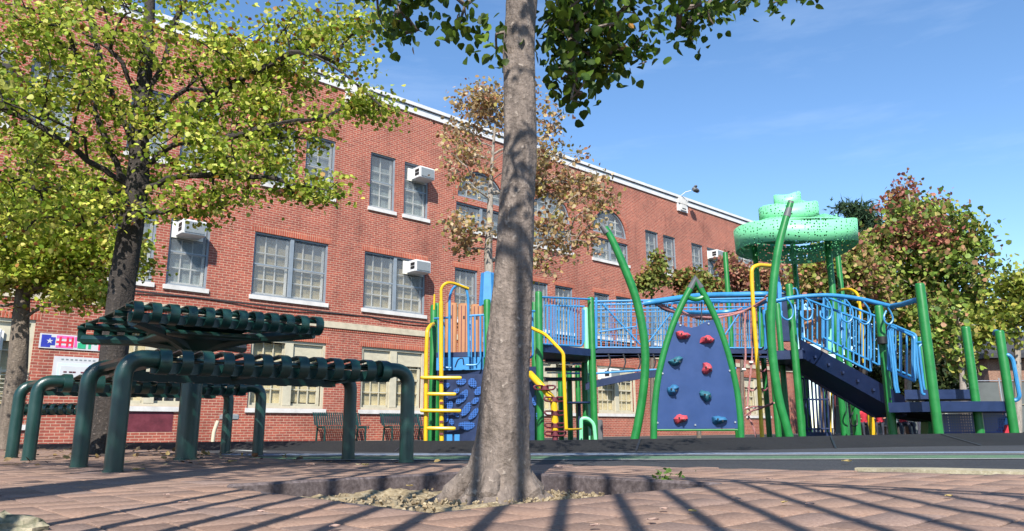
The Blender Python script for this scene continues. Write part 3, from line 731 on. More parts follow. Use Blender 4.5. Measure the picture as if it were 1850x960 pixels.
# ------------------------------------------------------------------ strap picnic set on the plaza
def unit(v): v = np.array(v, float); return v/np.linalg.norm(v)
def strap(pts, side, wd, th=.0055):
    m = MB(); P = [np.array(p, float) for p in pts]; vs = []
    for i, p in enumerate(P):
        t = unit(P[min(i+1, len(P)-1)]-P[max(i-1, 0)]); nn = np.cross(side, t)
        for sx in (-1, 1):
            for sn in (-1, 1): vs.append(p + side*sx*wd/2 + nn*sn*th/2)
    n = len(P); fs = []
    for i in range(n-1):
        k = 4*i; fs += [(k, k+4, k+5, k+1), (k+2, k+3, k+7, k+6), (k, k+2, k+6, k+4), (k+1, k+5, k+7, k+3)]
    fs += [(0, 1, 3, 2), (4*n-4, 4*n-2, 4*n-1, 4*n-3)]
    m.add(vs, fs); return m
def arc_prof(wd, h, r, n=5, dip=.012):
    pr = [(r+.02, h-2*r)]
    for i in range(n+1): a = -math.pi/2 - math.pi*i/n; pr.append((r+r*math.cos(a), h-r+r*math.sin(a)))
    pr += [(wd*.35, h-dip), (wd*.65, h-dip)]
    for i in range(n+1): a = math.pi/2 - math.pi*i/n; pr.append((wd-r+r*math.cos(a), h-r+r*math.sin(a)))
    pr.append((wd-r-.02, h-2*r)); return pr
UPZ = np.array([0, 0, 1.])
def strap_bench(FL, a, b, label, h=.485, n=13, r=.035, sr=.05):
    FL = np.array(FL, float); a = np.array(a, float); b = np.array(b, float); L_ = np.linalg.norm(a); ah = unit(a); bh = unit(b); wd = np.linalg.norm(b)
    t = thing('strap_bench', label, 'bench', FL+a/2+b/2, 'strap benches standing on the brick plaza')
    for q in (0, 1):
        o = FL+b*q; hh = h-r-.006
        for e, sg in ((0, 1), (1, -1)):
            p = o+a*e; MB().tube(fillet([p+UPZ*gz(p[1]), p+UPZ*hh, p+ah*sg*.165+UPZ*hh], .125, 8), r, 16).build('leg', 'tgreen', t)
        for e in (0, 1):
            p = o+a*e; MB().tube([p+UPZ*(gz(p[1])-.001), p+UPZ*(gz(p[1])+.006)], r*1.12, 14).build('foot_ring', 'tgreen', t)
    for q in (.3, .7): rod(t, 'support_rod', [FL+ah*.1+b*q+UPZ*(h-.026), FL+a-ah*.1+b*q+UPZ*(h-.026)], .010, 'tgreen', 6)
    for q0 in (.0, wd): MB().box(FL+a/2+bh*(q0+(.012 if q0 == 0 else -.012))+UPZ*(h-.077), (L_-.2, .012, .045), np.array([ah, bh, UPZ])).build('inner_rail', 'tgreen', t, False)
    for e in (.07, .5, .93): rod(t, 'cross_bar', [FL+a*e+UPZ*(h-.06), FL+a*e+b+UPZ*(h-.06)], .022, 'tgreen', 8)
    for e in (.035, .965): rod(t, 'end_bar', [FL+a*e+UPZ*(h-.042), FL+a*e+b+UPZ*(h-.042)], .022, 'tgreen', 8)
    pr = arc_prof(wd+.1, h, sr); first = None
    for k in range(n):
        u = .10 + (L_-.20)*(k+.5)/n; dx = ah*u
        if first is None:
            first = strap([FL+dx+bh*(x-.05)+UPZ*z for x, z in pr], ah, .045).build('seat_strap', 'tgreen', t); f0 = u
        else: clone(first, t, tuple(ah*(u-f0)))
    return t
BFL = np.array([-1.556, 2.986, 0]); Ba = np.array([1.032, .764, 0]); Bb = np.array([-.377, .425, 0])
strap_bench(BFL, Ba, Bb, 'nearest dark green strap bench, in front of the strap table')
strap_bench(BFL+3.11*Bb, Ba, Bb, 'dark green strap bench on the far side of the strap table')
p3 = WZ(163, 811, 0); strap_bench(p3+np.array([-1.25, .12, 0]), np.array([1.25, -.12, 0]), np.array([.05, .42, 0]), 'black looking strap bench in the shade behind the picnic set, beside the grey trunk', .43, 12)
tb = thing('strap_table', 'square dark green strap picnic table on a thick round post', 'table', BFL+.5*Ba+2.06*Bb)
C = BFL+.5*Ba+2.06*Bb; ah = unit(Ba); bh = unit(Bb); TH_ = .775
MB().tube([C+UPZ*-.002, C+UPZ*.64], .057, 18).build('pedestal', 'tgreen', tb)
MB().tube([C+UPZ*-.001, C+UPZ*.012], .066, 18).build('foot_ring', 'tgreen', tb)
for sa in (-1, 1):
    for sb_ in (-1, 1): rod(tb, 'support_arm', [C+UPZ*.60, C+ah*sa*.2+bh*sb_*.2+UPZ*.665, C+ah*sa*.46+bh*sb_*.5+UPZ*.685], .03, 'tgreen', 8, .06)
for sb_ in (-1, 1): rod(tb, 'side_rail', [C-ah*.5+bh*sb_*.5+UPZ*(TH_-.022), C+ah*.5+bh*sb_*.5+UPZ*(TH_-.022)], .012, 'tgreen', 8)
for sb_ in (-.3, 0, .3): rod(tb, 'under_rail', [C-ah*.5+bh*sb_+UPZ*(TH_-.032), C+ah*.5+bh*sb_+UPZ*(TH_-.032)], .016, 'tgreen', 6)
for q0 in (-.52, .52): MB().box(C+bh*q0+UPZ*(TH_-.078), (.98, .012, .042), np.array([ah, bh, UPZ])).build('inner_rail', 'tgreen', tb, False)
m = MB(); q4 = [C+ah*i*.2+bh*j*.26+UPZ*(TH_-.06) for i, j in ((-1, -1), (1, -1), (1, 1), (-1, 1))] + [C+ah*i*.07+bh*j*.07+UPZ*.60 for i, j in ((-1, -1), (1, -1), (1, 1), (-1, 1))]
m.add(q4, [(0, 4, 5, 1), (1, 5, 6, 2), (2, 6, 7, 3), (3, 7, 4, 0), (4, 7, 6, 5)]); m.build('support_hopper', 'tgreen', tb, False)
MB().bev(C+UPZ*.665, (.5, .62, .03), np.array([ah, bh, UPZ]), .01).build('mount_plate', 'tgreen', tb)
pr = arc_prof(1.16, TH_, .05); first = None
for k in range(12):
    u = -.5 + 1.0*(k+.5)/12
    if first is None: first = strap([C+ah*u+bh*(x-.58)+UPZ*z for x, z in pr], ah, .044).build('top_strap', 'tgreen', tb); f0 = u
    else: clone(first, tb, tuple(ah*(u-f0)))

# ------------------------------------------------------------------ play equipment
def floor(Y): return gz(Y)-.009
def XY(px, py, Y): q = W(px, py, Y); return q
def vpost(parent, px, py, Y, r=.057, mat='pgreen', name='post'):
    q = W(px, py, Y); z0 = floor(Y)
    return MB().post(q[0], q[1], z0, q[2], r).build(name, mat, parent)
def path(pts): return [W(*p) for p in pts]
def tubep(parent, name, pts, r, mat, n=8, fil=0, sp=0):
    P = path(pts)
    if sp: P = spline(P, sp)
    elif fil: P = fillet(P, fil)
    return MB().tube(P, r, n).build(name, mat, parent)
def bars(parent, name, a0, a1, b0, b1, n, r, mat, ends=True):
    # vertical bars between the top rail a0-a1 and the bottom rail b0-b1
    a0, a1, b0, b1 = [np.array(p, float) for p in (a0, a1, b0, b1)]
    for i in range(n):
        t = i/(n-1) if ends else (i+.5)/n
        MB().tube([a0+(a1-a0)*t, b0+(b1-b0)*t], r, 6).build(name, mat, parent)
def slab(parent, name, corners, th, mat):
    return MB().prism([np.array(p)-UPZ*th for p in corners], UPZ*th).build(name, mat, parent, False)
def base(px, Y): q = W(px, 780, Y); return (q[0], q[1], floor(Y))

# --- left tower
T1 = thing('play_tower', 'left play tower with tan orange panels and a dark blue perforated wall', 'play tower', base(860, 12))
for px, py, Y in ((784, 551, 12.0), (791, 548, 13.0), (880, 541, 11.6), (973, 527, 11.3), (965, 546, 12.6)): vpost(T1, px, py, Y)
zd = W(840, 667, 11.8)[2]
x0, x1 = W(784, 660, 12)[0], W(968, 660, 11.4)[0]
slab(T1, 'deck', [(x0, 12.0, zd), (x1, 11.4, zd), (x1+.05, 12.7, zd), (x0, 13.1, zd)], .13, 'dblue')
yb = 12.95
for k in range(3):
    a, b_ = W(803+k*23.5, 640, yb)[0], W(825.5+k*23.5, 640, yb)[0]; z0, z1 = W(830, 641, yb)[2], W(830, 547+k*1.5, yb)[2]
    m = MB(); m.bev(((a+b_)/2, yb, (z0+z1)/2), (b_-a-.012, .06, z1-z0), None, .02); o = m.build('orange_panel', 'orange', T1)
    m = MB()
    for q in (.3, .62): m.box((a+(b_-a)*q, yb-.032, (z0+z1)/2), (.014, .012, (z1-z0)*.9))
    m.build('panel_groove', 'maroon', o, False)
    m = MB(); m.box((a+(b_-a)*.5, yb-.034, z0+(z1-z0)*.72), (.03, .01, .05)); m.build('bolt_slot', 'black', o, False)
ya = 11.75
slab(T1, 'kick_board', [(x0+.06, ya+.05, W(800, 646, ya)[2]), (W(876, 640, ya)[0], ya-.05, W(800, 646, ya)[2]), (W(876, 640, ya)[0], ya-.01, W(800, 646, ya)[2]), (x0+.06, ya+.09, W(800, 646, ya)[2])], .2, 'lboard')
slab(T1, 'deck_lip', [(x0+.05, ya+.1, W(800, 636, ya)[2]), (W(876, 640, ya)[0], ya, W(800, 636, ya)[2]), (W(876, 640, ya)[0], ya+.1, W(800, 636, ya)[2]), (x0+.05, ya+.2, W(800, 636, ya)[2])], .075, 'dblue')
Yg = 11.55
tubep(T1, 'arch_rail', [(812, 664, Yg), (812, 560, Yg), (812.5, 538, Yg), (818, 522, Yg), (829, 515, Yg), (840, 520, Yg), (845, 535, Yg), (846, 560, Yg), (847, 645, Yg)], .021, 'pblue', 8, sp=4)
tubep(T1, 'guard_rail', [(785, 576, 11.9), (812, 574, Yg)], .018, 'pblue'); tubep(T1, 'guard_rail', [(846, 571, Yg), (880, 569, 11.6)], .018, 'pblue')
tubep(T1, 'guard_rail', [(800, 664, Yg), (815, 665, Yg)], .016, 'pblue'); tubep(T1, 'guard_rail', [(842, 660, Yg), (862, 660, Yg), (868, 650, Yg), (868, 571, Yg)], .016, 'pblue', fil=.05)
for px in (851, 858, 874): tubep(T1, 'guard_bar', [(px, 571, Yg), (px+.5, 646, Yg)], .011, 'pblue', 6)
for px in (792, 802): tubep(T1, 'guard_bar', [(px, 576, 11.8), (px+.5, 655, 11.8)], .011, 'pblue', 6)
tubep(T1, 'guard_rail', [(948, 562, 11.6), (973, 563, 11.35)], .018, 'pblue')
tubep(T1, 'loop_rail', [(962, 562, 11.6), (963, 640, 11.6), (960, 646, 11.6), (950, 648, 11.6)], .016, 'pblue', fil=.05)
tubep(T1, 'squiggle_shadow', [(822, 664, Yg), (828, 650, Yg), (836, 648, Yg), (838, 660, Yg)], .012, 'dblue', 6, sp=4)  # dark tube drawn as the rail's cast shadow across the kick board
yp = 11.62
pl_ = [W(797, 677, yp), W(966, 674, yp-.3), W(966, 797, yp-.3), W(797, 797, yp)]
MB().prism(pl_, (0, .02, 0)).build('perforated_wall', 'dblue', T1, False)
for (a, b_, c_, d_) in ((797, 817, 785, 797), (821, 858, 785, 797), (862, 958, 785, 797)):
    m = MB(); m.prism([W(a, c_, yp-.06), W(b_, c_, yp-.06), W(b_, d_, yp-.06), W(a, d_, yp-.06)], (0, .03, 0)); m.build('base_board', 'lboard', T1, False)
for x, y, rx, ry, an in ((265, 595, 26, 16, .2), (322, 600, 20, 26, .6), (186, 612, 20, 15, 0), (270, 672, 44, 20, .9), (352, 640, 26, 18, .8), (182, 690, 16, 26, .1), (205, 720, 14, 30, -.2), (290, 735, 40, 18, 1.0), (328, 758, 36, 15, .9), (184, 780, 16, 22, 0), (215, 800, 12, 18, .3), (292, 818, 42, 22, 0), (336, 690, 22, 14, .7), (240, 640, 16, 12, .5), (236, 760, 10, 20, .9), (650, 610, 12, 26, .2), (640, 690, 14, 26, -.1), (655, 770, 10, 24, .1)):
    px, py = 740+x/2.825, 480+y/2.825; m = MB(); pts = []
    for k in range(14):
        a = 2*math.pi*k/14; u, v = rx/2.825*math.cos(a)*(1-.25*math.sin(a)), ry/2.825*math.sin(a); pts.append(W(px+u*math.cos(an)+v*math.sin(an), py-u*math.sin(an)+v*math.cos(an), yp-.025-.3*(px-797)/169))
    m.prism(pts, (0, -.012, 0)); m.build('oval_panel', 'perf2', T1, False)  # lighter blue dotted ovals standing on the darker wall
hood = MB(); n = 24; vs = []
hc = W(881, 520, 12.3); ztop_ = W(881, 494, 12.3)[2]; zbot = W(881, 552, 12.3)[2]
for j in range(4):
    t = j/3; z = ztop_+(zbot-ztop_)*t
    for k in range(n):
        a = 2*math.pi*k/n; rr = (.105+.03*t)*(1+.09*math.cos(6*a)); vs.append((hc[0]+rr*math.cos(a), hc[1]+rr*.8*math.sin(a), z+.02*math.sin(3*a)*(1 if j in (0, 3) else 0)))
hood.add(vs, [(j*n+k, j*n+(k+1) % n, (j+1)*n+(k+1) % n, (j+1)*n+k) for j in range(3) for k in range(n)]+[tuple(range(n))]); hood.build('blue_hood', 'lboard', T1)
MB().post(hc[0], hc[1], floor(12.3), zbot+.02, .03).build('hood_pole', 'pblue', T1)

# --- yellow peg ladder on the left tower
PL = thing('peg_ladder', 'yellow two pole climber with four horizontal pegs on the left play tower', 'climber', base(784, 11.3))
tubep(PL, 'pole', [(769, 797, 11.3), (770, 640, 11.3), (772, 597, 11.3), (778, 588, 11.5), (783, 586, 11.9)], .032, 'yellow', 10, fil=.05)
tubep(PL, 'pole', [(798, 797, 11.3), (797, 640, 11.3), (797, 545, 11.3)], .034, 'yellow', 10)
tubep(PL, 'hook_rail', [(796.5, 640, 11.3), (797, 540, 11.3), (797, 520, 11.3), (806, 511, 11.3), (820, 512, 11.4), (846, 522, 11.55)], .024, 'yellow', 8, fil=.12)
tubep(PL, 'hook_rail', [(784, 560, 11.95), (785, 532, 11.95)], .016, 'yellow', 8)
for (a, b_, y) in ((760, 834, 682.5), (772, 824, 712), (759, 833, 742), (771, 823, 774)):
    P = path([(a, y, 11.22), (a+3, y, 11.22), (b_-3, y+.5, 11.22), (b_, y+.5, 11.22)]); MB().tube(P, [.018, .027, .027, .018], 8).build('peg', 'yellow', PL)
for y in (690, 728, 762, 784): m = MB(); q = W(797.5, y, 11.26); m.box(q, (.05, .02, .03)); m.build('clamp', 'maroon', PL, False)

# --- middle deck with stalk climber and rails
T2 = thing('play_deck', 'middle play deck with blue guard rails and open steps below', 'play deck', base(1020, 12.6))
vpost(T2, 1067, 537, 12.4, .057); vpost(T2, 1058, 556, 13.6, .045, 'mintsolid')
za = W(1020, 633, 12.5)[2]
slab(T2, 'deck', [(W(972, 633, 11.5)[0], 11.5, za), (W(1067, 633, 12.3)[0], 12.3, za), (W(1060, 633, 13.6)[0], 13.6, za), (W(965, 633, 12.8)[0], 12.8, za)], .12, 'dblue')
Yr = 12.3
tubep(T2, 'top_rail', [(976, 537, 11.4), (1066, 541, Yr)], .016, 'pblue'); tubep(T2, 'bottom_rail', [(978, 622, 11.5), (1050, 626, Yr), (1055, 618, Yr), (1055, 560, Yr)], .016, 'pblue', fil=.06)
bars(T2, 'guard_bar', W(983, 538, 11.5), W(1046, 541, Yr), W(983, 622, 11.5), W(1046, 625, Yr), 13, .010, 'pblue')
bars(T2, 'guard_bar', W(990, 552, 13.4), W(1052, 554, 13.6), W(990, 622, 13.4), W(1052, 625, 13.6), 11, .010, 'pblue')
tubep(T2, 'top_rail', [(985, 552, 13.4), (1056, 554, 13.6)], .016, 'pblue')
m_ = ['dblue', 'dblue', 'dblue']
for k, y in enumerate((648, 664, 682)):
    q0 = W(985, y, 12.9+.25*k); q1 = W(1052, y, 13.1+.25*k); slab(T2, 'step', [q0, q1, q1+np.array([0, .3, 0]), q0+np.array([0, .3, 0])], .05, 'dblue')
for (px, py, Y) in ((1012, 668, 14.2), (1028, 668, 13.9), (1043, 660, 14.4), (1055, 655, 13.2)): vpost(T2, px, py, Y, .05)
for (a, b_, y) in ((990, 1010, 655), (1018, 1030, 655), (1034, 1050, 656), (988, 1014, 672), (1020, 1048, 673)):
    m = MB(); q0 = W(a, y, 12.84); q1 = W(b_, y, 12.84); m.prism([q0, q1, q1-UPZ*.03, q0-UPZ*.03], (0, .02, 0)); m.build('tread_marker', 'lboard' if a in (1034, 1018, 1020) else 'muntin', T2, False)
m = MB(); q = W(1046, 728, 12.6); m.tube([q-UPZ*.012, q+UPZ*.012], .26, 24); m.build('play_table', 'dblue', T2); MB().post(q[0], q[1], floor(12.6), q[2]-.012, .025).build('table_leg', 'dblue', T2)
hg = tubep(T2, 'grab_handle', [(1050, 796, 12.2), (1050, 756, 12.2), (1062, 756, 12.2), (1073, 766, 12.2), (1076, 796, 12.2)], .03, 'mintsolid', 8, fil=.08)
MB().tube(spline([W(1052, 764, 12.3), W(1066, 768, 12.3), W(1074, 782, 12.3), W(1072, 797, 12.3)], 4), .035, 8).build('grab_handle', 'pgreen', T2)
m = MB(); q = W(1082, 778, 13); m.bev((q[0], q[1], (floor(13)+q[2]+.18)/2), (.12, .2, q[2]+.18-floor(13)), None, .02); m.build('bin_panel', 'greypl', T2)

SC = thing('stalk_climber', 'thick yellow bent stalk climber with dark foot loops beside the trunk', 'climber', base(1003, 10.9))
MB().tube(fillet(path([(958, 676, 11.2), (967, 686, 11.0), (986, 706, 10.9), (1000, 724, 10.85), (1002, 742, 10.85), (1003, 778, 10.85)]), .1), .052, 12).build('stalk', 'yellow', SC)
MB().tube(path([(1003, 776, 10.85), (1003, 799, 10.85)]), .04, 10).build('stalk_base', 'maroon', SC)
for (px, y) in ((984, 701), (1002, 722), (1003, 747), (1003, 769), (1003, 784)):
    for s in (-1, 1):
        P = path([(px+s*4, y-4, 10.8), (px+s*17, y-4, 10.7), (px+s*20, y-2, 10.7), (px+s*16, y+3, 10.7), (px+s*5, y+4, 10.8)]); MB().tube(fillet(P, .04, 4), .013, 6).build('foot_loop', 'maroon', SC)
    m = MB(); q = W(px, y, 10.85); m.tube([q-UPZ*.03, q+UPZ*.03], .06, 12); m.build('collar', 'maroon', SC)
HR = thing('hand_rail', 'bent thin yellow hand rail right of the foreground trunk', 'hand rail', base(1020, 10.6))
tubep(HR, 'rail', [(952, 587, 11.2), (962, 594, 11.0), (985, 604, 10.8), (1013, 633, 10.6), (1018, 640, 10.6), (1019, 680, 10.6), (1023, 776, 10.6)], .026, 'yellow', 8, fil=.08)
MB().tube(path([(1021, 776, 10.6), (1036, 776, 10.7), (1050, 775, 12)]), .015, 6).build('strut', 'yellow', HR)

# --- bridge
BR = thing('play_bridge', 'sky blue barred bridge with an arched dark blue deck edge', 'bridge', base(1220, 13.2))
Yn, Yf = 13.0, 14.4
def arch_band(Y, y_l, y_m, y_r, x_l, x_r, th, name, mat, d=.06, n=16):
    top_ = []
    for i in range(n+1):
        t = i/n; x = x_l+(x_r-x_l)*t; y = (1-t)**2*y_l+2*t*(1-t)*(2*y_m-.5*(y_l+y_r))+t*t*y_r; top_.append(W(x, y, Y))
    m = MB(); vs = []
    for p in top_: vs += [p, p+np.array([0, d, 0]), p-UPZ*th, p+np.array([0, d, 0])-UPZ*th]
    fs = []
    for i in range(n): k = 4*i; fs += [(k, k+1, k+5, k+4), (k, k+4, k+6, k+2), (k+1, k+3, k+7, k+5), (k+2, k+6, k+7, k+3)]
    m.add(vs, fs+[(0, 2, 3, 1), (4*n, 4*n+1, 4*n+3, 4*n+2)]); m.build(name, mat, BR); return top_
arch_band(Yn, 630, 626, 632, 1062, 1392, .15, 'deck_edge', 'dblue'); arch_band(Yf, 636, 632, 638, 1066, 1380, .15, 'deck_edge', 'dblue')
dk = MB(); q = [W(1062, 633, Yn), W(1392, 634, Yn), W(1386, 634, Yf), W(1066, 634, Yf)]; slab(BR, 'deck', [q_-UPZ*.05 for q_ in q], .04, 'dblue')
arch_band(12.7, 692, 668, 668, 1058, 1330, .12, 'lower_arch', 'dblue', .1)
tl = [W(1063+(1330-1063)*i/10, 676-10*math.sin(math.pi*min(i/8, 1)*.5), 12.75) for i in range(11)]
MB().tube(tl, .02, 6).build('lower_rail', 'pblue', BR)
for i in range(11):
    x = 1072+i*27; MB().tube(spline([W(x, 640, 12.9), W(x+4, 655, 12.85), W(x-2, 672, 12.8)], 3), .014, 6).build('chain', 'black', BR)
for (Y, yt, yb2, n, dz) in ((Yn, 545, 629, 34, 0), (Yf, 551, 633, 30, 0)):
    bars(BR, 'rail_bar', W(1076, yt+2, Y), W(1382, yt-4, Y), W(1076, yb2, Y), W(1382, yb2+2, Y), n, .009, 'pblue')
    tubep(BR, 'top_rail', [(1070, yt, Y), (1388, yt-6, Y)], .02, 'pblue'); tubep(BR, 'mid_rail', [(1070, yt+14, Y), (1388, yt+9, Y)], .012, 'pblue'); tubep(BR, 'bottom_rail', [(1070, yb2-1, Y), (1388, yb2, Y)], .014, 'pblue')
for k in range(5):
    y = 572+k*11; tubep(BR, 'mesh_wire', [(1072, y, Yf-.02), (1384, y-1, Yf-.02)], .006, 'pblue', 5)
for (a, b_) in (((1087, 548), (1160, 626)), ((1212, 566), (1166, 626)), ((1300, 620), (1340, 560)), ((1082, 600), (1150, 590))): tubep(BR, 'brace', [(*a, Yn-.03), (*b_, Yn-.03)], .014, 'pblue', 6)
tubep(BR, 'end_post', [(1077, 538, Yn), (1077, 630, Yn)], .026, 'pblue'); tubep(BR, 'end_post', [(1383, 536, Yn), (1383, 632, Yn)], .026, 'pblue')

# --- overhead hoop and rope net
RN = thing('rope_climber', 'faded red rope net hanging from sky blue overhead tubes', 'rope climber', base(1340, 11))
tubep(RN, 'overhead_tube', [(1163, 549, 10.3), (1185, 545, 10.3), (1260, 535, 10.6), (1320, 533, 10.9), (1385, 532, 10.9), (1398, 536, 10.6)], .042, 'pblue', 10, sp=4)
tubep(RN, 'overhead_tube', [(1185, 547, 10.3), (1215, 562, 10.9), (1290, 565, 12.2), (1350, 558, 12.0), (1388, 542, 11.2)], .034, 'pblue', 8, sp=4)
tubep(RN, 'overhead_tube', [(1215, 546, 11.4), (1300, 545, 12.4), (1384, 545, 11.6)], .024, 'pblue', 8)
for pts in ([(1183, 549, 10.3), (1212, 562, 10.5), (1250, 571, 10.8), (1295, 574, 11), (1335, 566, 11), (1368, 552, 10.9), (1386, 534, 10.7)], [(1192, 549, 10.4), (1230, 567, 10.7), (1280, 570, 11), (1340, 563, 11), (1384, 540, 10.7)], [(1215, 553, 10.8), (1262, 576, 11), (1310, 572, 11), (1340, 557, 11.3)]):
    tubep(RN, 'net_rope', pts, .016, 'rope', 6, sp=5)
for pts in ([(1347, 563, 11), (1345, 600, 11), (1347, 640, 11), (1345, 665, 11)], [(1361, 560, 11), (1360, 610, 11), (1358, 655, 11), (1353, 700, 11), (1350, 735, 11)], [(1345, 740, 10.9), (1362, 735, 10.8), (1382, 735, 10.6), (1398, 728, 10.3)], [(1346, 752, 10.9), (1360, 742, 10.8), (1372, 739, 10.7), (1390, 731, 10.4)], [(1350, 735, 11), (1356, 745, 11), (1352, 752, 11)], [(1353, 660, 11), (1365, 648, 11), (1374, 640, 10.9)], [(1350, 700, 11), (1360, 706, 11), (1372, 696, 11)], [(1352, 752, 11), (1360, 770, 11), (1366, 790, 11)], [(1267, 545, 10.8), (1268, 580, 10.6)], [(1231, 572, 10.4), (1230, 590, 10.2)]):
    tubep(RN, 'net_rope', pts, .014 if pts[0][0] != 1267 and pts[0][0] != 1231 else .008, 'rope' if pts[0][0] != 1267 and pts[0][0] != 1231 else 'black', 6, sp=4)
for (px, y) in ((1344, 668), (1357, 655), (1351, 738), (1362, 737)): m = MB(); q = W(px, y, 10.98); m.bev(q, (.06, .05, .04), None, .012); m.build('net_clamp', 'muntin', RN)
YP = thing('slide_pole', 'tall yellow pole hooked over at the top beside the rope net', 'pole', base(1376, 10.9))
tubep(YP, 'pole', [(1377, 794, 10.9), (1371, 690, 10.9), (1363, 590, 10.9), (1358, 505, 10.9), (1358, 484, 10.9), (1370, 479, 10.95), (1397, 481, 11.2)], .031, 'yellow', 10, fil=.12)
for (px, y) in ((1366, 628), (1370, 668), (1373, 702)): MB().tube(spline(path([(px, y, 10.9), (px+8, y+4, 10.9), (px+14, y-1, 10.9)]), 3), .012, 6).build('rung_hook', 'maroon', YP)

# --- climbing arch
CA = thing('climbing_arch', 'pointed green arch holding a dark blue climbing board with moulded holds', 'climbing wall', base(1258, 9.5))
Yc = 9.5
Lp = [(1181, 797, Yc), (1183, 735, Yc), (1192, 668, Yc), (1211, 600, Yc), (1234, 546, Yc), (1255, 508, Yc)]
Rp = [(1339, 797, Yc), (1336, 745, Yc), (1328, 690, Yc), (1311, 625, Yc), (1287, 562, Yc), (1258, 508, Yc)]
tubep(CA, 'arch_leg', Lp, .042, 'pgreen2', 12, sp=5); tubep(CA, 'arch_leg', Rp, .042, 'pgreen2', 12, sp=5)
tubep(CA, 'cross_brace', [(1240, 534, Yc), (1248, 539, Yc), (1257, 541, Yc), (1266, 539, Yc), (1274, 534, Yc)], .03, 'pgreen2', 8, sp=4)
q = W(1256.5, 508, Yc); MB().tube(path([(1247, 522, Yc), (1256, 504, Yc), (1266, 521, Yc)]), [.046, .05, .046], 10).build('apex_cap', 'greypl', CA)
tubep(CA, 'bottom_bar', [(1183, 777, Yc), (1338, 777, Yc)], .014, 'pgreen2', 8)
Ls = spline(path(Lp), 5); Rs = spline(path(Rp), 5)
def xat(P, z):
    for i in range(len(P)-1):
        if (P[i][2]-z)*(P[i+1][2]-z) <= 0 and abs(P[i][2]-P[i+1][2]) > 1e-6:
            t = (z-P[i][2])/(P[i+1][2]-P[i][2]); return P[i][0]+(P[i+1][0]-P[i][0])*t
    return P[0][0]
zb_, zt_ = W(1258, 775, Yc)[2], W(1222, 583, Yc)[2]; zr_ = W(1286, 578, Yc)[2]
poly = [(xat(Ls, z)+.03, Yc-.012, z) for z in np.linspace(zb_, zt_, 14)]
poly += [tuple(W(x, y, Yc-.012)) for x, y in ((1232, 587), (1241, 591), (1251, 592), (1260, 590), (1268, 585), (1276, 581))]
poly += [(xat(Rs, z)-.03, Yc-.012, z) for z in np.linspace(zr_, zb_, 14)]
bd = MB(); bd.prism(poly, (0, .025, 0)); board = bd.build('climbing_board', 'pboard', CA, False)
def hold(px, py, mat, seed):
    r_ = np.random.default_rng(seed); c = W(px, py, Yc-.02); m = MB()
    n1, n2 = 9, 12; vs = []; ph = r_.uniform(0, 6.3, 4)
    for i in range(n1+1):
        th = math.pi/2*i/n1
        for k in range(n2):
            a = 2*math.pi*k/n2
            rr = .078*(1+.22*math.cos(2*a+ph[0])+.14*math.sin(3*a+ph[1])+.1*math.cos(5*a+ph[2]))
            pin = 1-.35*math.exp(-((a-ph[3]) % 6.28-3)**2*3)*math.sin(th*2)
            vs.append((c[0]+rr*math.sin(th+.0)*math.cos(a)*pin, c[1]-.085*math.cos(th)*(1+.25*math.sin(2*a+ph[1])*math.sin(th)), c[2]+.8*rr*math.sin(th)*math.sin(a)*pin))
    fs = [(i*n2+k, (i+1)*n2+k, (i+1)*n2+(k+1) % n2, i*n2+(k+1) % n2) for i in range(n1) for k in range(n2)]
    m.add(vs, fs); o = m.build('hold', mat, CA)
    m = MB()
    for dx, dz in ((-.03, .01), (.028, -.012)): m.tube([c+np.array([dx, -.094, dz]), c+np.array([dx, -.06, dz])], .011, 8)
    m.build('bolt_hole', 'black', o, kind='stuff')
for i, (px, py, mt) in enumerate([(1233, 606, 'red'), (1277, 614, 'red'), (1221, 653, 'teal'), (1277, 666, 'red'), (1215, 705, 'blueh'), (1275, 715, 'teal'), (1229, 757, 'red'), (1298, 759, 'blueh')]): hold(px, py, mt, i+3)
for px, py in ((1197, 675), (1318, 670), (1188, 764), (1328, 763), (1256, 768), (1229, 588), (1280, 585)): m = MB(); q = W(px, py, Yc-.015); m.tube([q, q-np.array([0, .01, 0])], .012, 8); m.build('bolt', 'steel', CA)

# --- curved poles
for nm, pts, lab, cap in (('l', [(1093, 411), (1107, 436), (1129, 486), (1149, 540), (1162, 600), (1166, 652), (1162, 708), (1153, 764), (1146, 797)], 'bowed green pole curving out to the left of the climbing arch', ((1088, 408), (1097, 421))),
                          ('r', [(1428, 368), (1417, 405), (1405, 455), (1396, 525), (1393, 590), (1397, 655), (1407, 720), (1419, 765), (1427, 794)], 'bowed green pole rising in front of the mint canopy', ((1429, 364), (1421, 392)))):
    Y = 9.9; t = thing('curved_pole', lab, 'pole', base(pts[-1][0], Y), 'bowed green poles of the playground')
    P = spline([W(x, y, Y) for x, y in pts], 5); MB().tube(P, [.045+.012*min(i/10, 1) for i in range(len(P))], 12).build('pole', 'pgreen2', t)
    MB().tube([W(*cap[0], Y), W(*cap[1], Y)], [.042, .052], 12).build('end_cap', 'greypl', t)

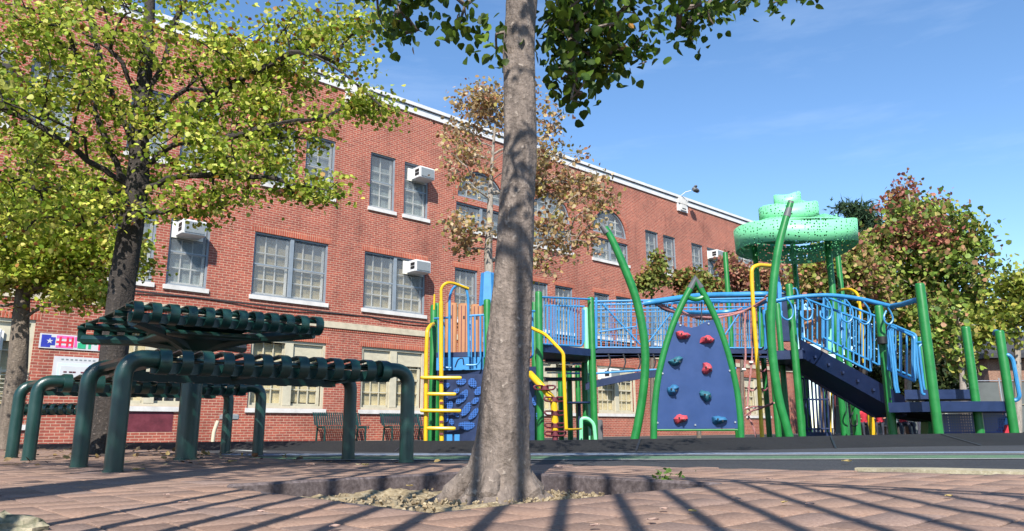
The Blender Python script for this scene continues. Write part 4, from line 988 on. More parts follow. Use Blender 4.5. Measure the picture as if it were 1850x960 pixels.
# --- right tower with canopy
T3 = thing('canopy_tower', 'right play tower under the stepped mint green perforated canopy', 'play tower', base(1440, 13.3))
for px, py, Y, r in ((1310, 456, 14.3, .05), (1363, 444, 13.9, .05), (1425, 513, 11.7, .057), (1432, 440, 14.6, .052), (1495, 438, 13.3, .06), (1511, 440, 14.4, .055), (1404, 548, 12.9, .05), (1388, 560, 12.0, .05), (1408, 700, 13.6, .045), (1441, 640, 13.5, .05), (1484, 655, 14.1, .055)): vpost(T3, px, py, Y, r)
zt3 = W(1430, 641, 12.5)[2]
slab(T3, 'deck', [(W(1386, 641, 11.9)[0], 11.9, zt3), (W(1450, 641, 11.7)[0], 11.7, zt3), (W(1512, 641, 14.3)[0], 14.3, zt3), (W(1395, 641, 14.3)[0], 14.3, zt3)], .14, 'dblue')
for (a, b_, y0_, y1_, Y, mt) in ((1456, 1470, 560, 622, 14.2, 'orange'), (1473, 1486, 558, 622, 14.2, 'orange'), (1408, 1427, 531, 618, 13.4, 'dblue'), (1383, 1392, 560, 632, 12.1, 'lboard'), (1497, 1513, 545, 640, 14.2, 'mintsolid')):
    m = MB(); q0, q1 = W(a, y1_, Y), W(b_, y0_, Y); m.bev(((q0[0]+q1[0])/2, Y, (q0[2]+q1[2])/2), (q1[0]-q0[0], .05, q1[2]-q0[2]), None, .015); m.build('side_panel', mt, T3)
for px in (1440, 1449, 1491, 1518, 1526): tubep(T3, 'guard_bar', [(px, 541, 13.9), (px, 632, 13.9)], .02, 'pblue', 6)
tubep(T3, 'top_rail', [(1400, 520, 13.6), (1445, 541, 13.9), (1530, 541, 13.9)], .018, 'pblue')
tubep(T3, 'hoop_rail', [(1428, 560, 13.2), (1430, 528, 13.2), (1436, 521, 13.2), (1441, 530, 13.2), (1442, 560, 13.2)], .015, 'pblue', 6, sp=4)
tubep(T3, 'yellow_hook', [(1508, 560, 13.7), (1509, 529, 13.7), (1516, 524, 13.6), (1536, 522, 13.2), (1549, 530, 13.0), (1553, 545, 13.0), (1561, 656, 13.0)], .026, 'yellow', 8, fil=.1)
tubep(T3, 'yellow_hook', [(1548, 545, 13.3), (1556, 556, 13.3), (1562, 652, 13.3)], .018, 'yellow', 8, fil=.1)
m = MB(); m.prism([W(1404, 482, 13.2), W(1412, 520, 13.2), W(1412, 600, 13.2), W(1407, 600, 13.2)], (0, .05, 0)); m.build('slide_fin', 'lboard', T3, False)
# barred gate panel under the deck
for i in range(8): tubep(T3, 'gate_bar', [(1446+i*6.6, 683, 13.2), (1452+i*6.6, 782, 13.2)], .018, 'dblue', 6)
for y in (684, 722, 775): tubep(T3, 'gate_rail', [(1444+(y-684)*.06, y, 13.2), (1494+(y-684)*.06, y, 13.2)], .018, 'dblue', 6)
slab(T3, 'gate_step', [W(1450, 781, 12.9), W(1502, 781, 12.9), W(1502, 781, 13.6), W(1450, 781, 13.6)], .1, 'dblue')
for i in range(5): tubep(T3, 'bead_string', [(1478+i*6, 660, 13.8), (1481+i*6.5, 785, 13.8)], .012, ['muntin', 'orange', 'black', 'maroon', 'muntin'][i], 6)
for px in (1502, 1509): tubep(T3, 'net_chain', [(px-8, 655, 13.4), (px, 700, 13.4), (px-1, 785, 13.4)], .014, 'yellow' if px == 1502 else 'maroon', 6)
for pts in ([(1503, 661, 12.9), (1514, 680, 12.9), (1520, 720, 12.9), (1527, 792, 12.9)], [(1537, 684, 12.6), (1543, 700, 12.6), (1546, 740, 12.6), (1550, 790, 12.6)]): tubep(T3, 'curved_leg', pts, .06, 'pgreen2', 10, sp=5)
for y in (700, 745): MB().tube(fillet(path([(1541, y, 12.45), (1534, y+14, 12.4), (1540, y+26, 12.4), (1549, y+24, 12.45), (1548, y+4, 12.45)]), .06), .012, 6).build('foot_loop', 'black', T3)
tubep(T3, 'twisted_pole', [(1566, 700, 12.6), (1570, 716, 12.6), (1566, 735, 12.6), (1575, 755, 12.6), (1580, 786, 12.6)], .03, 'yellow', 8, sp=4)
tubep(T3, 'twisted_pole', [(1572, 705, 12.6), (1577, 722, 12.6), (1572, 738, 12.6), (1571, 760, 12.6), (1575, 786, 12.6)], .03, 'yellow', 8, sp=4)
# canopy: three stepped wavy bands with a sloping shoulder
cc = W(1436, 425, 13.4)
def band(prof, cx, rx0, zlow, zhigh, ph, amp, name, mat, n=72, thick=True):
    m = MB(); vs = []
    for (rf, zf) in prof:
        for k in range(n):
            a = 2*math.pi*k/n
            wv = amp*(math.cos(2*a+ph)+.5*math.cos(3*a+ph*1.7))
            vs.append((cx[0]+rx0*rf*math.cos(a), cx[1]+rx0*rf*.9*math.sin(a), zlow+(zhigh-zlow)*zf+wv*(.35+.65*zf if name != 'canopy_skirt' else .8+.3*zf)))
    fs = [(i*n+k, i*n+(k+1) % n, (i+1)*n+(k+1) % n, (i+1)*n+k) for i in range(len(prof)-1) for k in range(n)]
    m.add(vs, fs); o = m.build(name, mat, T3)
    sm = o.modifiers.new('thickness', 'SOLIDIFY'); sm.thickness = .006
    return o
zz = lambda y: W(1436, y, 13.4)[2]
zf = lambda y, Y: W(1436, y, Y)[2]
band([(.985, 0), (1.0, 1.0)], cc, 1.10, zf(426, 12.3), zf(389, 12.4), .5, .06, 'canopy_skirt', 'mint')
band([(.985, 0), (.5, 1.0)], cc, 1.10, zf(391, 12.4), zf(383, 12.8), .5, .06, 'canopy_shoulder', 'mint')
c2 = cc+np.array([-.08, 0, 0])
band([(1, 0), (1, 1.0)], c2, .54, zf(394, 12.9), zf(363, 12.9), .9, .04, 'canopy_tier', 'mint')
band([(1, 0), (.45, 1.0)], c2, .53, zf(366, 12.9), zf(361, 13.1), .9, .04, 'canopy_shoulder', 'mint')
band([(1, 0), (.99, 1.0)], c2, .25, zf(372, 13.15), zf(347, 13.15), 1.3, .03, 'canopy_crown', 'mint')
# lower inner leaves of the canopy hanging under the far side
for a0, a1, zl, zh, rr_ in ((.6, 2.5, 446, 425, .98), (2.62, 3.3, 452, 424, 1.0), (-.25, .45, 448, 424, 1.0)):
    m = MB(); vs = []; n = 18
    for i in range(n+1):
        a = a0+(a1-a0)*i/n; e = math.sin(math.pi*i/n)**.5
        for q in (0, .5, 1): vs.append((cc[0]+1.08*rr_*math.cos(a), cc[1]+1.0*rr_*math.sin(a), zf(zh, 13.4)+(zf(zl, 13.4)-zf(zh, 13.4))*q*(.45+.55*e)))
    m.add(vs, [(3*i+k, 3*i+3+k, 3*i+4+k, 3*i+1+k) for i in range(n) for k in (0, 1)]); o = m.build('canopy_leaf', 'mint', T3); sm = o.modifiers.new('thickness', 'SOLIDIFY'); sm.thickness = .006
for a in (.5, 1.3, 2.1, 2.9, 3.7, 4.3, 5.1, 5.9):
    p = cc+np.array([1.07*math.cos(a), .97*math.sin(a), 0]); MB().tube(fillet([(p[0], p[1], zf(412, 13.4)), (p[0], p[1], zf(440, 13.4)), (cc[0]+.55*math.cos(a), cc[1]+.5*math.sin(a), zf(410, 13.4))], .09), .016, 6).build('canopy_strut', 'mintsolid', T3)
for px, Y in ((1363, 13.9), (1432, 14.6), (1495, 13.3), (1511, 14.4)): q = W(px, 440, Y); MB().tube([q, (q[0], q[1], zf(398, 13.4))], .05, 10).build('canopy_post', 'pgreen', T3)

# --- ramp stairs
RS = thing('stair_ramp', 'sky blue railed stair sloping down to the right from the canopy tower', 'stairs', base(1540, 11))
def Yr_(px): return 12.0+(px-1445)*(10.4-12.0)/(1625-1445)
tubep(RS, 'arched_rail', [(1400, 544, 11.6), (1440, 537, 11.5), (1495, 534, 11.3), (1545, 539, 11.0), (1590, 549, 10.7), (1614, 555, 10.5)], .034, 'pblue', 10, sp=5)
for k, px in enumerate((1420, 1455, 1490, 1528, 1560)):
    y = 538+(k > 2)*(k-2)*4; Y = 11.45-k*.18
    tubep(RS, 'ring_loop', [(px, y, Y), (px+8, y+10, Y), (px+13, y+24, Y), (px+10, y+36, Y), (px+2, y+40, Y), (px-7, y+34, Y), (px-8, y+24, Y+.02)], .0135, 'pblue', 8, sp=5)
def rail_panel(x0, yt0, yb0, x1, yt1, yb1, off, n, nm='rail_bar'):
    a0, a1 = W(x0, yt0, Yr_(x0)+off), W(x1, yt1, Yr_(x1)+off); b0, b1 = W(x0, yb0, Yr_(x0)+off), W(x1, yb1, Yr_(x1)+off)
    MB().tube(fillet([b0, a0, a1, b1], .05), .019, 8).build('stair_rail', 'pblue', RS); MB().tube([b0, b1], .018, 8).build('bottom_rail', 'pblue', RS)
    bars(RS, nm, a0+(a1-a0)*.08, a1-(a1-a0)*.08, b0+(b1-b0)*.08, b1-(b1-b0)*.08, n, .0125, 'pblue')
rail_panel(1450, 538, 610, 1573, 586, 671, 0, 12); rail_panel(1488, 535, 610, 1588, 574, 660, 1.0, 9)
st0, st1 = W(1446, 613, 12.0), W(1634, 716, 10.35)
nb_ = np.array([0, 1.0, 0]); dr = unit(st1-st0)
for off, nm in ((0, 'stringer'), (1.05, 'stringer')):
    o_ = np.array([.05*off, off, 0]); m = MB(); m.prism([st0+o_, st1+o_, st1+o_-UPZ*.27, st0+o_-UPZ*.30], (0, .05, 0)); m.build(nm, 'dblue', RS, False)
for k in range(7):
    t = (k+.5)/7; c = st0+(st1-st0)*t+np.array([.05, .55, -.10]); m = MB(); m.box(c, (.22, .95, .035)); m.build('tread', 'dblue', RS, False)
m = MB(); m.prism([st0+np.array([.03, .06, -.285]), st1+np.array([.03, .06, -.255]), st1+np.array([.08, 1.04, -.255]), st0+np.array([.08, 1.04, -.285])], (0, 0, -.02)); m.build('soffit', 'dblue', RS, False)
rail_panel(1605, 588, 668, 1652, 608, 689, -.1, 5, 'rail_bar')
rail_panel(1610, 586, 664, 1655, 605, 684, .9, 4, 'rail_bar')
vpost(RS, 1587, 552, 10.6, .057); vpost(RS, 1662, 609, 11.4, .05); vpost(RS, 1661, 512, 9.45, .06)
tubep(RS, 'link_tube', [(1612, 553, 10.5), (1630, 550, 10.2), (1660, 541, 9.5)], .034, 'pblue', 10)
tubep(RS, 'ring_loop', [(1604, 556, 10.4), (1610, 566, 10.4), (1613, 578, 10.4), (1607, 586, 10.4), (1599, 582, 10.4), (1597, 572, 10.4), (1601, 562, 10.42)], .0135, 'pblue', 8, sp=5)
for px, Y in ((1611, 10.2), (1615, 10.25)): tubep(RS, 'slim_rail', [(px-5, 598, Y), (px-2, 620, Y), (px+6, 700, Y), (px+9, 710, Y)], .018, 'pblue', 8, fil=.04)
tubep(RS, 'slim_rail', [(1672, 619, 10.4), (1655, 619, 10.5), (1658, 660, 10.5), (1666, 712, 10.5), (1671, 713, 10.5)], .018, 'pblue', 8, fil=.04)
tubep(RS, 'slim_rail', [(1668, 621, 10.8), (1660, 625, 10.8), (1669, 700, 10.8), (1673, 711, 10.8)], .018, 'pblue', 8, fil=.04)
m = MB(); q = W(1594, 615, 10.5); m.tube([q-UPZ*.05, q+UPZ*.05], .066, 14); m.build('clamp', 'black', RS)

# --- transfer platform
TP = thing('transfer_platform', 'low stepped dark blue transfer platform between the green posts at right', 'platform', base(1740, 10.3))
vpost(TP, 1744, 590, 10.2, .057); vpost(TP, 1805, 597, 9.9, .057)
zA, zB = W(1700, 706, 10.9)[2], W(1720, 727, 10.2)[2]
slab(TP, 'upper_step', [(W(1634, 706, 10.6)[0], 10.6, zA), (W(1758, 706, 10.6)[0], 10.6, zA), (W(1752, 706, 11.5)[0], 11.5, zA), (W(1640, 706, 11.5)[0], 11.5, zA)], .13, 'dblue')
slab(TP, 'lower_step', [(W(1618, 730, 10.0)[0], 10.2, zB), (W(1700, 728, 9.8)[0], 9.8, zB), (W(1832, 726, 9.95)[0], 9.95, zB), (W(1826, 726, 10.9)[0], 10.9, zB), (W(1622, 730, 11)[0], 11, zB)], .13, 'dblue')
m = MB(); m.prism([W(1622, 745, 10.4), W(1690, 748, 10.2), W(1690, 762, 10.4), W(1640, 754, 10.5)], (0, .5, 0)); m.build('skirt', 'black', TP, False)
m = MB(); m.prism([W(1700, 748, 10.4), W(1818, 745, 10.5), W(1812, 785, 10.5), W(1700, 785, 10.4)], (0, .02, 0)); m.build('perforated_skirt', 'perf', TP, False)
m = MB(); m.prism([W(1677, 742, 10.6), W(1694, 744, 10.6), W(1694, 785, 10.6), W(1677, 785, 10.6)], (0, .2, 0)); m.build('skirt', 'pgreen', TP, False)
tubep(TP, 'grab_handle', [(1812, 642, 9.9), (1822, 641, 9.85), (1830, 650, 9.85), (1842, 716, 9.85), (1838, 723, 9.88), (1826, 724, 9.9)], .026, 'pblue', 8, fil=.06)
tubep(TP, 'grab_handle', [(1803, 599, 9.9), (1797, 598, 10.0), (1796, 604, 10.1)], .022, 'pblue', 8, fil=.04)
sq = thing('cushion', 'small red and blue block at the foot of the last green post', 'block', base(1822, 10.7))
m = MB(); m.prism([W(1815, 756, 10.6), W(1824, 752, 10.6), W(1830, 766, 10.6), W(1814, 770, 10.6)], (0, .15, 0)); m.build('blue_face', 'lboard', sq, False)
m = MB(); m.prism([W(1815, 769, 10.55), W(1829, 766, 10.55), W(1831, 786, 10.55), W(1813, 786, 10.55)], (0, .15, 0)); m.build('red_face', 'shirt', sq, False)

# ------------------------------------------------------------------ fence, hut, seated children at the far right
FY = 40
def fz0(): return -.18
fe = thing('windscreen_fence', 'grey green mesh covered fence behind the right side of the playground', 'fence', (W(1700, 780, FY)[0], FY, fz0()))
fx0, fx1 = W(1500, 700, FY)[0], 45
zt_ = W(1700, 689, FY)[2]
x = fx0; k = 0; pp = None; fp = None
while x < fx1:
    if fp is None:
        fp = MB().box((x+1.5, FY, (zt_+fz0())/2), (2.9, .03, zt_-fz0()-.1)).build('mesh_panel', 'fence', fe, False); pp = MB().tube([(x, FY-.05, fz0()), (x, FY-.05, zt_+.15)], .035, 8).build('fence_post', 'steel', fe); xr = x
    else: clone(fp, fe, (x-xr, 0, 0)); clone(pp, fe, (x-xr, 0, 0))
    x += 3
rod(fe, 'fence_rail', [(fx0, FY-.06, zt_), (fx1, FY-.06, zt_)], .03, 'steel', 6); rod(fe, 'fence_rail', [(fx0, FY-.06, zt_-1.25), (fx1, FY-.06, zt_-1.25)], .025, 'conc', 6)
HY = 46; h0 = W(1788, 690, HY); hut = thing('brick_hut', 'small brick hut with a dark hipped roof at the right edge', 'hut', (h0[0]+2.5, HY+2, -.2))
MB().lbox(h0[0], h0[0]+6.5, HY, HY+5, -.2, W(1790, 640, HY)[2]).build('wall', 'hutbrick', hut, False)
zr = W(1790, 640, HY)[2]; rx0, rx1 = W(1765, 640, HY)[0], h0[0]+7.2; zpk = W(1850, 603, HY)[2]+.5
m = MB(); m.add([(rx0, HY-.8, zr), (rx1, HY-.8, zr), (rx1, HY+5.8, zr), (rx0, HY+5.8, zr), (rx0+3.6, HY+2.5, zpk), (rx1-3.4, HY+2.5, zpk), (rx0, HY-.8, zr-.3), (rx1, HY-.8, zr-.3), (rx1, HY+5.8, zr-.3), (rx0, HY+5.8, zr-.3)], [(0, 1, 5, 4), (1, 2, 5), (2, 3, 4, 5), (3, 0, 4), (6, 7, 1, 0), (7, 8, 2, 1), (8, 9, 3, 2), (9, 6, 0, 3), (9, 8, 7, 6)])
m.build('roof', 'roof', hut, False)
# thin light pole with a bracket near the second right post
lp = thing('net_pole', 'thin grey pole behind the second post from the right', 'pole', (W(1753, 780, 24)[0], 24, -.18)); rod(lp, 'shaft', [(W(1753, 780, 24)[0], 24, -.18), W(1753, 586, 24)], .04, 'steel', 8); rod(lp, 'arm', [W(1752, 588, 24), W(1810, 583, 24)], .015, 'steel', 6)

def skin_mesh(name, verts, edges, radii, mat_fn, parent, mats):
    me = bpy.data.meshes.new(name); me.from_pydata([tuple(v) for v in verts], edges, []); o = bpy.data.objects.new(name, me); COL.objects.link(o)
    sk = o.modifiers.new('skin', 'SKIN'); 
    for i, r in enumerate(radii): me.skin_vertices[0].data[i].radius = (r, r)
    me.skin_vertices[0].data[0].use_root = True
    ss = o.modifiers.new('sub', 'SUBSURF'); ss.levels = 1; ss.render_levels = 1
    dg = bpy.context.evaluated_depsgraph_get(); ev = o.evaluated_get(dg); m2 = bpy.data.meshes.new_from_object(ev)
    o.modifiers.clear(); o.data = m2
    m2.materials.clear()
    for m in mats: m2.materials.append(M[m])
    for p in m2.polygons: p.material_index = mat_fn(p.center); p.use_smooth = True
    o.parent = parent; return o
def seated(px, Y, yaw, label, shirt='shirt', sc=.86, lean=.1):
    z0 = floor(Y); b = W(px, 780, Y); t = thing('person', label, 'person', (b[0], b[1], z0), None, yaw); t.scale = (sc, sc, sc)
    H_ = .45
    v = [(0, 0, H_+.08), (0, -.01, H_+.28), (0, .02+lean*.5, H_+.5), (0, .03+lean, H_+.6), (0, .05+lean, H_+.72), (0, .06+lean, H_+.82),
         (.17, .03+lean, H_+.53), (.22, .1+lean, H_+.3), (.17, .34, H_+.26), (.15, .42, H_+.27),
         (-.17, .03+lean, H_+.53), (-.22, .1+lean, H_+.3), (-.17, .34, H_+.26), (-.15, .42, H_+.27),
         (.1, .03, H_+.06), (.11, .42, H_+.07), (.11, .44, .1), (.11, .56, .05),
         (-.1, .03, H_+.06), (-.11, .42, H_+.07), (-.11, .44, .1), (-.11, .56, .05)]
    e = [(0, 1), (1, 2), (2, 3), (3, 4), (4, 5), (2, 6), (6, 7), (7, 8), (8, 9), (2, 10), (10, 11), (11, 12), (12, 13), (0, 14), (14, 15), (15, 16), (16, 17), (0, 18), (18, 19), (19, 20), (20, 21)]
    r = [.15, .13, .14, .055, .095, .08, .06, .045, .035, .03, .06, .045, .035, .03, .09, .07, .045, .035, .09, .07, .045, .035]
    def mf(c):
        if c[2] > H_+.57: return 0
        if c[2] > H_+.13 and not (c[1] > .2): return 1
        if c[1] > .22 and H_+.17 < c[2]: return 0
        return 2
    skin_mesh('body', v, e, r, mf, t, ['skin', shirt, 'trouser'])
    hm = MB(); n1, n2 = 7, 12; vs = []
    for i in range(n1+1):
        th = math.pi*.62*i/n1
        for k in range(n2): a = 2*math.pi*k/n2; vs.append((.108*math.sin(th)*math.cos(a), .05+lean-.015+.118*math.sin(th)*math.sin(a)*(1 if math.sin(a) < 0 else .8), H_+.80+.115*math.cos(th)+(.035*math.sin(a) if i > 3 else 0)))
    hm.add(vs, [(i*n2+k, (i+1)*n2+k, (i+1)*n2+(k+1) % n2, i*n2+(k+1) % n2) for i in range(n1) for k in range(n2)]); hm.build('hair', 'hair', t, local=True)
PYY = 27
for px, yaw, lab, sh in ((1592, 2.6, 'child in a dark red shirt with short dark hair seated left of the white post', 'shirt'), (1634, 3.4, 'child in a red shirt seated just left of the white post', 'shirt'), (1562, 2.9, 'seated child in a red shirt beside the twisted yellow pole', 'shirt'), (1617, 3.0, 'child in a pale top seated between two red shirted children', 'muntin')): seated(px, PYY, yaw, lab, sh)
bt = thing('bench_seat', 'dark bench under the seated children', 'bench', (W(1600, 780, PYY)[0], PYY, floor(PYY)))
xa, xb = W(1548, 780, PYY)[0], W(1648, 780, PYY)[0]
MB().lbox(xa, xb, PYY-.25, PYY+.15, floor(PYY)+.34, floor(PYY)+.39).build('seat', 'black', bt, False)
for x in (xa+.15, (xa+xb)/2, xb-.15): MB().lbox(x-.03, x+.03, PYY-.2, PYY+.1, floor(PYY), floor(PYY)+.338).build('leg', 'black', bt, False)
wp = thing('white_post', 'short white post beside the red shirted children', 'post', (W(1663, 780, PYY-1)[0], PYY-1, floor(PYY))); q = W(1663, 753, PYY-1); MB().bev((q[0], q[1], (q[2]+floor(PYY))/2), (.2, .2, q[2]-floor(PYY)), None, .02).build('shaft', 'white', wp); MB().bev((q[0], q[1], q[2]+.02), (.24, .24, .04), None, .01).build('cap', 'white', wp)

# ------------------------------------------------------------------ trees
def leaf_tris(fold=.12):
    v = np.array([(0, 0, 0), (.34, .06, .05), (.5, .36, .10), (.3, .74, .05), (0, 1.02, -.06), (-.3, .74, .05), (-.5, .36, .10), (-.34, .06, .05), (0, .42, -.04)]) - np.array([0, 0, 0])
    f = [(8, i, i+1) for i in range(0, 7)] + [(8, 7, 0)]
    return v, np.array(f)
LV, LF = leaf_tris()
LV4 = np.array([(0, 0, 0), (.48, .42, .1), (0, 1, -.05), (-.48, .42, .1)]); LF4 = np.array([(0, 1, 2), (0, 2, 3)])
LV6 = np.array([(0, 0, 0), (.42, .2, .06), (.40, .65, .05), (0, 1, -.05), (-.40, .65, .05), (-.42, .2, .06)]); LF6 = np.array([(0, 1, 2), (0, 2, 3), (0, 3, 4), (0, 4, 5)])
LVN = np.array([(0, 0, 0), (.10, .4, .02), (0, 1.3, -.1), (-.10, .4, .02), (.3, .75, -.05), (-.3, .75, -.05)]); LFN = np.array([(0, 1, 2), (0, 2, 3), (0, 1, 4), (0, 5, 3)])
def leaf_frames(n, r_, droop=.5, up=.5):
    # axis: mostly outward and drooping; normal: mostly up
    y = r_.normal(0, 1, (n, 3)); y[:, 2] -= droop; y /= np.linalg.norm(y, axis=1)[:, None]
    z = r_.normal(0, .55, (n, 3)); z[:, 2] += up; z -= y*(z*y).sum(1)[:, None]; z /= np.linalg.norm(z, axis=1)[:, None]+1e-9
    x = np.cross(y, z); return np.stack([x, y, z], 1)
def leaf_mesh(name, pos, size, cols, r_, LV, LF, parent, mat='leaf', droop=.5, up=.6, kind='stuff'):
    n = len(pos); fr = leaf_frames(n, r_, droop, up)
    v = np.einsum('vk,nkc->nvc', LV, fr)*size[:, None, None] + pos[:, None, :]
    f = LF[None] + (np.arange(n)*len(LV))[:, None, None]
    me = bpy.data.meshes.new(name); me.vertices.add(n*len(LV)); me.vertices.foreach_set('co', (v - np.array(ORI[parent.name])).astype(np.float32).ravel())
    nf = n*len(LF); me.loops.add(nf*3); me.loops.foreach_set('vertex_index', f.astype(np.int32).ravel()); me.polygons.add(nf)
    me.polygons.foreach_set('loop_start', np.arange(0, nf*3, 3, dtype=np.int32)); me.polygons.foreach_set('use_smooth', np.ones(nf, bool))
    ca = me.color_attributes.new('Col', 'FLOAT_COLOR', 'POINT'); c4 = np.ones((n, len(LV), 4), np.float32); c4[:, :, :3] = cols[:, None, :]; ca.data.foreach_set('color', c4.ravel())
    me.materials.append(M[mat]); me.update(); me.validate()
    o = bpy.data.objects.new(name, me); COL.objects.link(o); o.parent = parent; o['kind'] = kind; return o
def leaf_objects(pos, size, cols, r_, parent, n_max, mat='leaf', droop=.5, up=.6, ncol=8):
    # the leaves nearest the camera as single leaf objects sharing a few meshes
    o3 = np.array(ORI[parent.name]); protos = []
    fr = leaf_frames(len(pos), r_, droop, up)
    pal = cols[r_.integers(0, len(cols), ncol)]
    for k in range(ncol):
        me = bpy.data.meshes.new('leaf'); me.from_pydata([tuple(v) for v in LV], [], [tuple(map(int, f)) for f in LF]); ca = me.color_attributes.new('Col', 'FLOAT_COLOR', 'POINT'); ca.data.foreach_set('color', np.tile(np.append(pal[k], 1), len(LV)).astype(np.float32))
        me.polygons.foreach_set('use_smooth', [True]*len(LF)); me.materials.append(M[mat]); protos.append(me)
    for i in range(len(pos)):
        k = int(np.argmin(((pal-cols[i])**2).sum(1))) if r_.random() < .7 else int(r_.integers(0, ncol))
        o = bpy.data.objects.new('leaf', protos[k]); COL.objects.link(o); o.parent = parent
        m = np.eye(4); m[:3, :3] = fr[i].T*size[i]; m[:3, 3] = pos[i]-o3; o.matrix_local = Matrix(m.tolist())
def palette(n, r_, stops):
    w_ = np.array([s[0] for s in stops], float); w_ /= w_.sum(); c = np.array([s[1] for s in stops]); i = r_.choice(len(stops), n, p=w_)
    return np.clip(c[i]*r_.uniform(.72, 1.3, (n, 1))*r_.uniform(.92, 1.08, (n, 3)), .003, 1)
def build_tree(name, label, trunk, tr, blobs, leaf_n, lsize, pal, bark, seed, rtip=.004, spread=.16, group='trees round the playground', near_leaves=0, mat='leaf', LVF=None, start=0.35, sag=.0, droop=.5, up=.6, limb_bias=.6, twigs=True, bare=0., thick=.5, nseg=4, flat=.75, cmul=1., limbs=()):
    """trunk: list of points, tr: radii; blobs: (centre, (rx,ry,rz), clumps); clumps are joined to the trunk by branches grown outward"""
    r_ = np.random.default_rng(seed); T = [np.array(p, float) for p in trunk]
    t = thing(name, label, 'tree', T[0], group)
    P = spline(T, 6); rr = np.interp(np.linspace(0, len(T)-1, len(P)), range(len(T)), tr)
    m = MB(); n = 30 if near_leaves else 16; vs = []; ph = r_.uniform(0, 6.3, 5)
    for i, p in enumerate(P):
        for k in range(n):
            a = 2*math.pi*k/n; wob = 1+.05*math.sin(3*a+ph[0]+i*.35)+.035*math.sin(5*a+ph[1]-i*.5)+.02*r_.normal()
            if i < 6 and near_leaves: wob += .22*(1-i/6)**2*max(0, math.cos(4*a+ph[2]))
            vs.append((p[0]+rr[i]*wob*math.cos(a), p[1]+rr[i]*wob*math.sin(a), p[2]))
    m.add(vs, [(i*n+k, i*n+(k+1) % n, (i+1)*n+(k+1) % n, (i+1)*n+k) for i in range(len(P)-1) for k in range(n)]+[tuple((len(P)-1)*n+k for k in range(n))])
    m.build('trunk', bark, t)
    # skeleton nodes
    i0 = int(len(P)*start); pos = [p for p in P[i0:]]; par = [-1]+list(range(len(pos)-1)); ntr = len(pos)
    cl = []
    for c, rad, k in blobs:
        c = np.array(c, float); rad = np.array(rad, float)
        for _ in range(int(k*cmul)):
            d = r_.normal(0, 1, 3); d /= np.linalg.norm(d); cl.append(c+d*rad*(r_.random()**.45))
    cl = np.array(cl); root = np.array(pos[0]); cl = cl[np.argsort(np.linalg.norm(cl-root, axis=1))]
    tips = []
    dist0 = [0.0]
    for i in range(1, ntr): dist0.append(dist0[-1]+np.linalg.norm(pos[i]-pos[i-1])*.25)
    for lm in limbs:
        Q = spline([np.array(q, float) for q in lm], 4); j = int(np.argmin(np.linalg.norm(np.array(pos[:ntr])-Q[0], axis=1))); prev = j
        for q in Q[1:]:
            dist0.append(dist0[prev]+np.linalg.norm(q-pos[prev])*.3); pos.append(q+r_.normal(0, .012, 3)); par.append(prev); prev = len(pos)-1
    arr = np.array(pos); darr = np.array(dist0)
    for c in cl:
        dd = np.linalg.norm(arr-c, axis=1); pen = np.where(arr[:, 2] > c[2]+.02, .35*dd+.05, 0)
        j = int(np.argmin(dd + limb_bias*darr + pen)); a = arr[j]
        prev = j; L_ = dd[j]; bend = r_.normal(0, .07, 3)*L_; bend[2] += (.12-sag)*L_
        newp = []; newd = []
        for s in range(1, nseg+1):
            u = s/nseg; q = a+(c-a)*u+bend*math.sin(math.pi*u); pos.append(q); par.append(prev); newp.append(q); newd.append(darr[j]+L_*u); prev = len(pos)-1
        arr = np.vstack([arr, newp]); darr = np.concatenate([darr, newd])
        tips.append(prev)
    nn = len(pos); cnt = np.zeros(nn); cnt[tips] = 1
    for i in range(nn-1, ntr-1, -1):
        cnt[i] = max(cnt[i], 1)
        if par[i] >= 0: cnt[par[i]] += cnt[i]
    rad = np.minimum(rtip*np.maximum(cnt, 1)**thick, tr[-1]*1.0 if tr[-1] > rtip*3 else 1)
    ch = [[] for _ in range(nn)]
    for i in range(nn):
        if par[i] >= 0: ch[par[i]].append(i)
    tw = MB(); big = []
    starts = [(i, c) for i in range(ntr) for c in ch[i] if c >= ntr]
    while starts:
        p0, c = starts.pop(); chain = [p0, c]
        while ch[c]:
            k = sorted(ch[c], key=lambda x: -cnt[x]); 
            for x in k[1:]: starts.append((c, x))
            c = k[0]; chain.append(c)
        pts = [pos[i] for i in chain]; rs = [rad[chain[1]]]+[rad[i] for i in chain[1:]]; rs[-1] = rtip*.5
        if p0 < ntr and rs[0] > rtip*2.2: MB().tube(pts, rs, 8).build('branch', bark, t)
        else: tw.tube(pts, rs, 5, cap=False)
    if tw.v: tw.build('twigs', bark, t, kind='stuff')
    # leaves: round the clumps
    per = np.full(len(tips), leaf_n//len(tips)); lp = []
    for ti in tips:
        k = leaf_n//len(tips); k = int(k*r_.uniform(.4, 1.6))
        if r_.random() < bare: continue
        base_ = pos[ti]; p1 = pos[par[ti]]
        u = r_.random((k, 1))**.7; q = p1+(base_-p1)*(u*1.25) + r_.normal(0, spread, (k, 3))*np.array([1, 1, flat]); lp.append(q)
    lp = np.vstack(lp); nL = len(lp); sz = r_.uniform(.65, 1.2, nL)*lsize; cols = palette(nL, r_, pal)
    V_, F_ = LVF or (LV6, LF6)
    if near_leaves:
        # only leaves the camera sees count as near
        rel_ = lp-CAM; zc = rel_@FWD; xx = 925+F*(rel_@RGT)/zc; yy = 480-F*(rel_@UPV)/zc
        vis = (zc > .2) & (xx > -20) & (xx < 1870) & (yy > -20) & (yy < 980); o_ = np.argsort(np.where(vis, zc, 1e9))[:near_leaves]; o_ = o_[vis[o_]]
        leaf_objects(lp[o_], sz[o_], cols[o_], r_, t, near_leaves, mat, droop, up); mk = np.ones(nL, bool); mk[o_] = False; lp, sz, cols = lp[mk], sz[mk], cols[mk]
    leaf_mesh('crown', lp, sz, cols, r_, V_, F_, t, mat, droop, up)
    return t
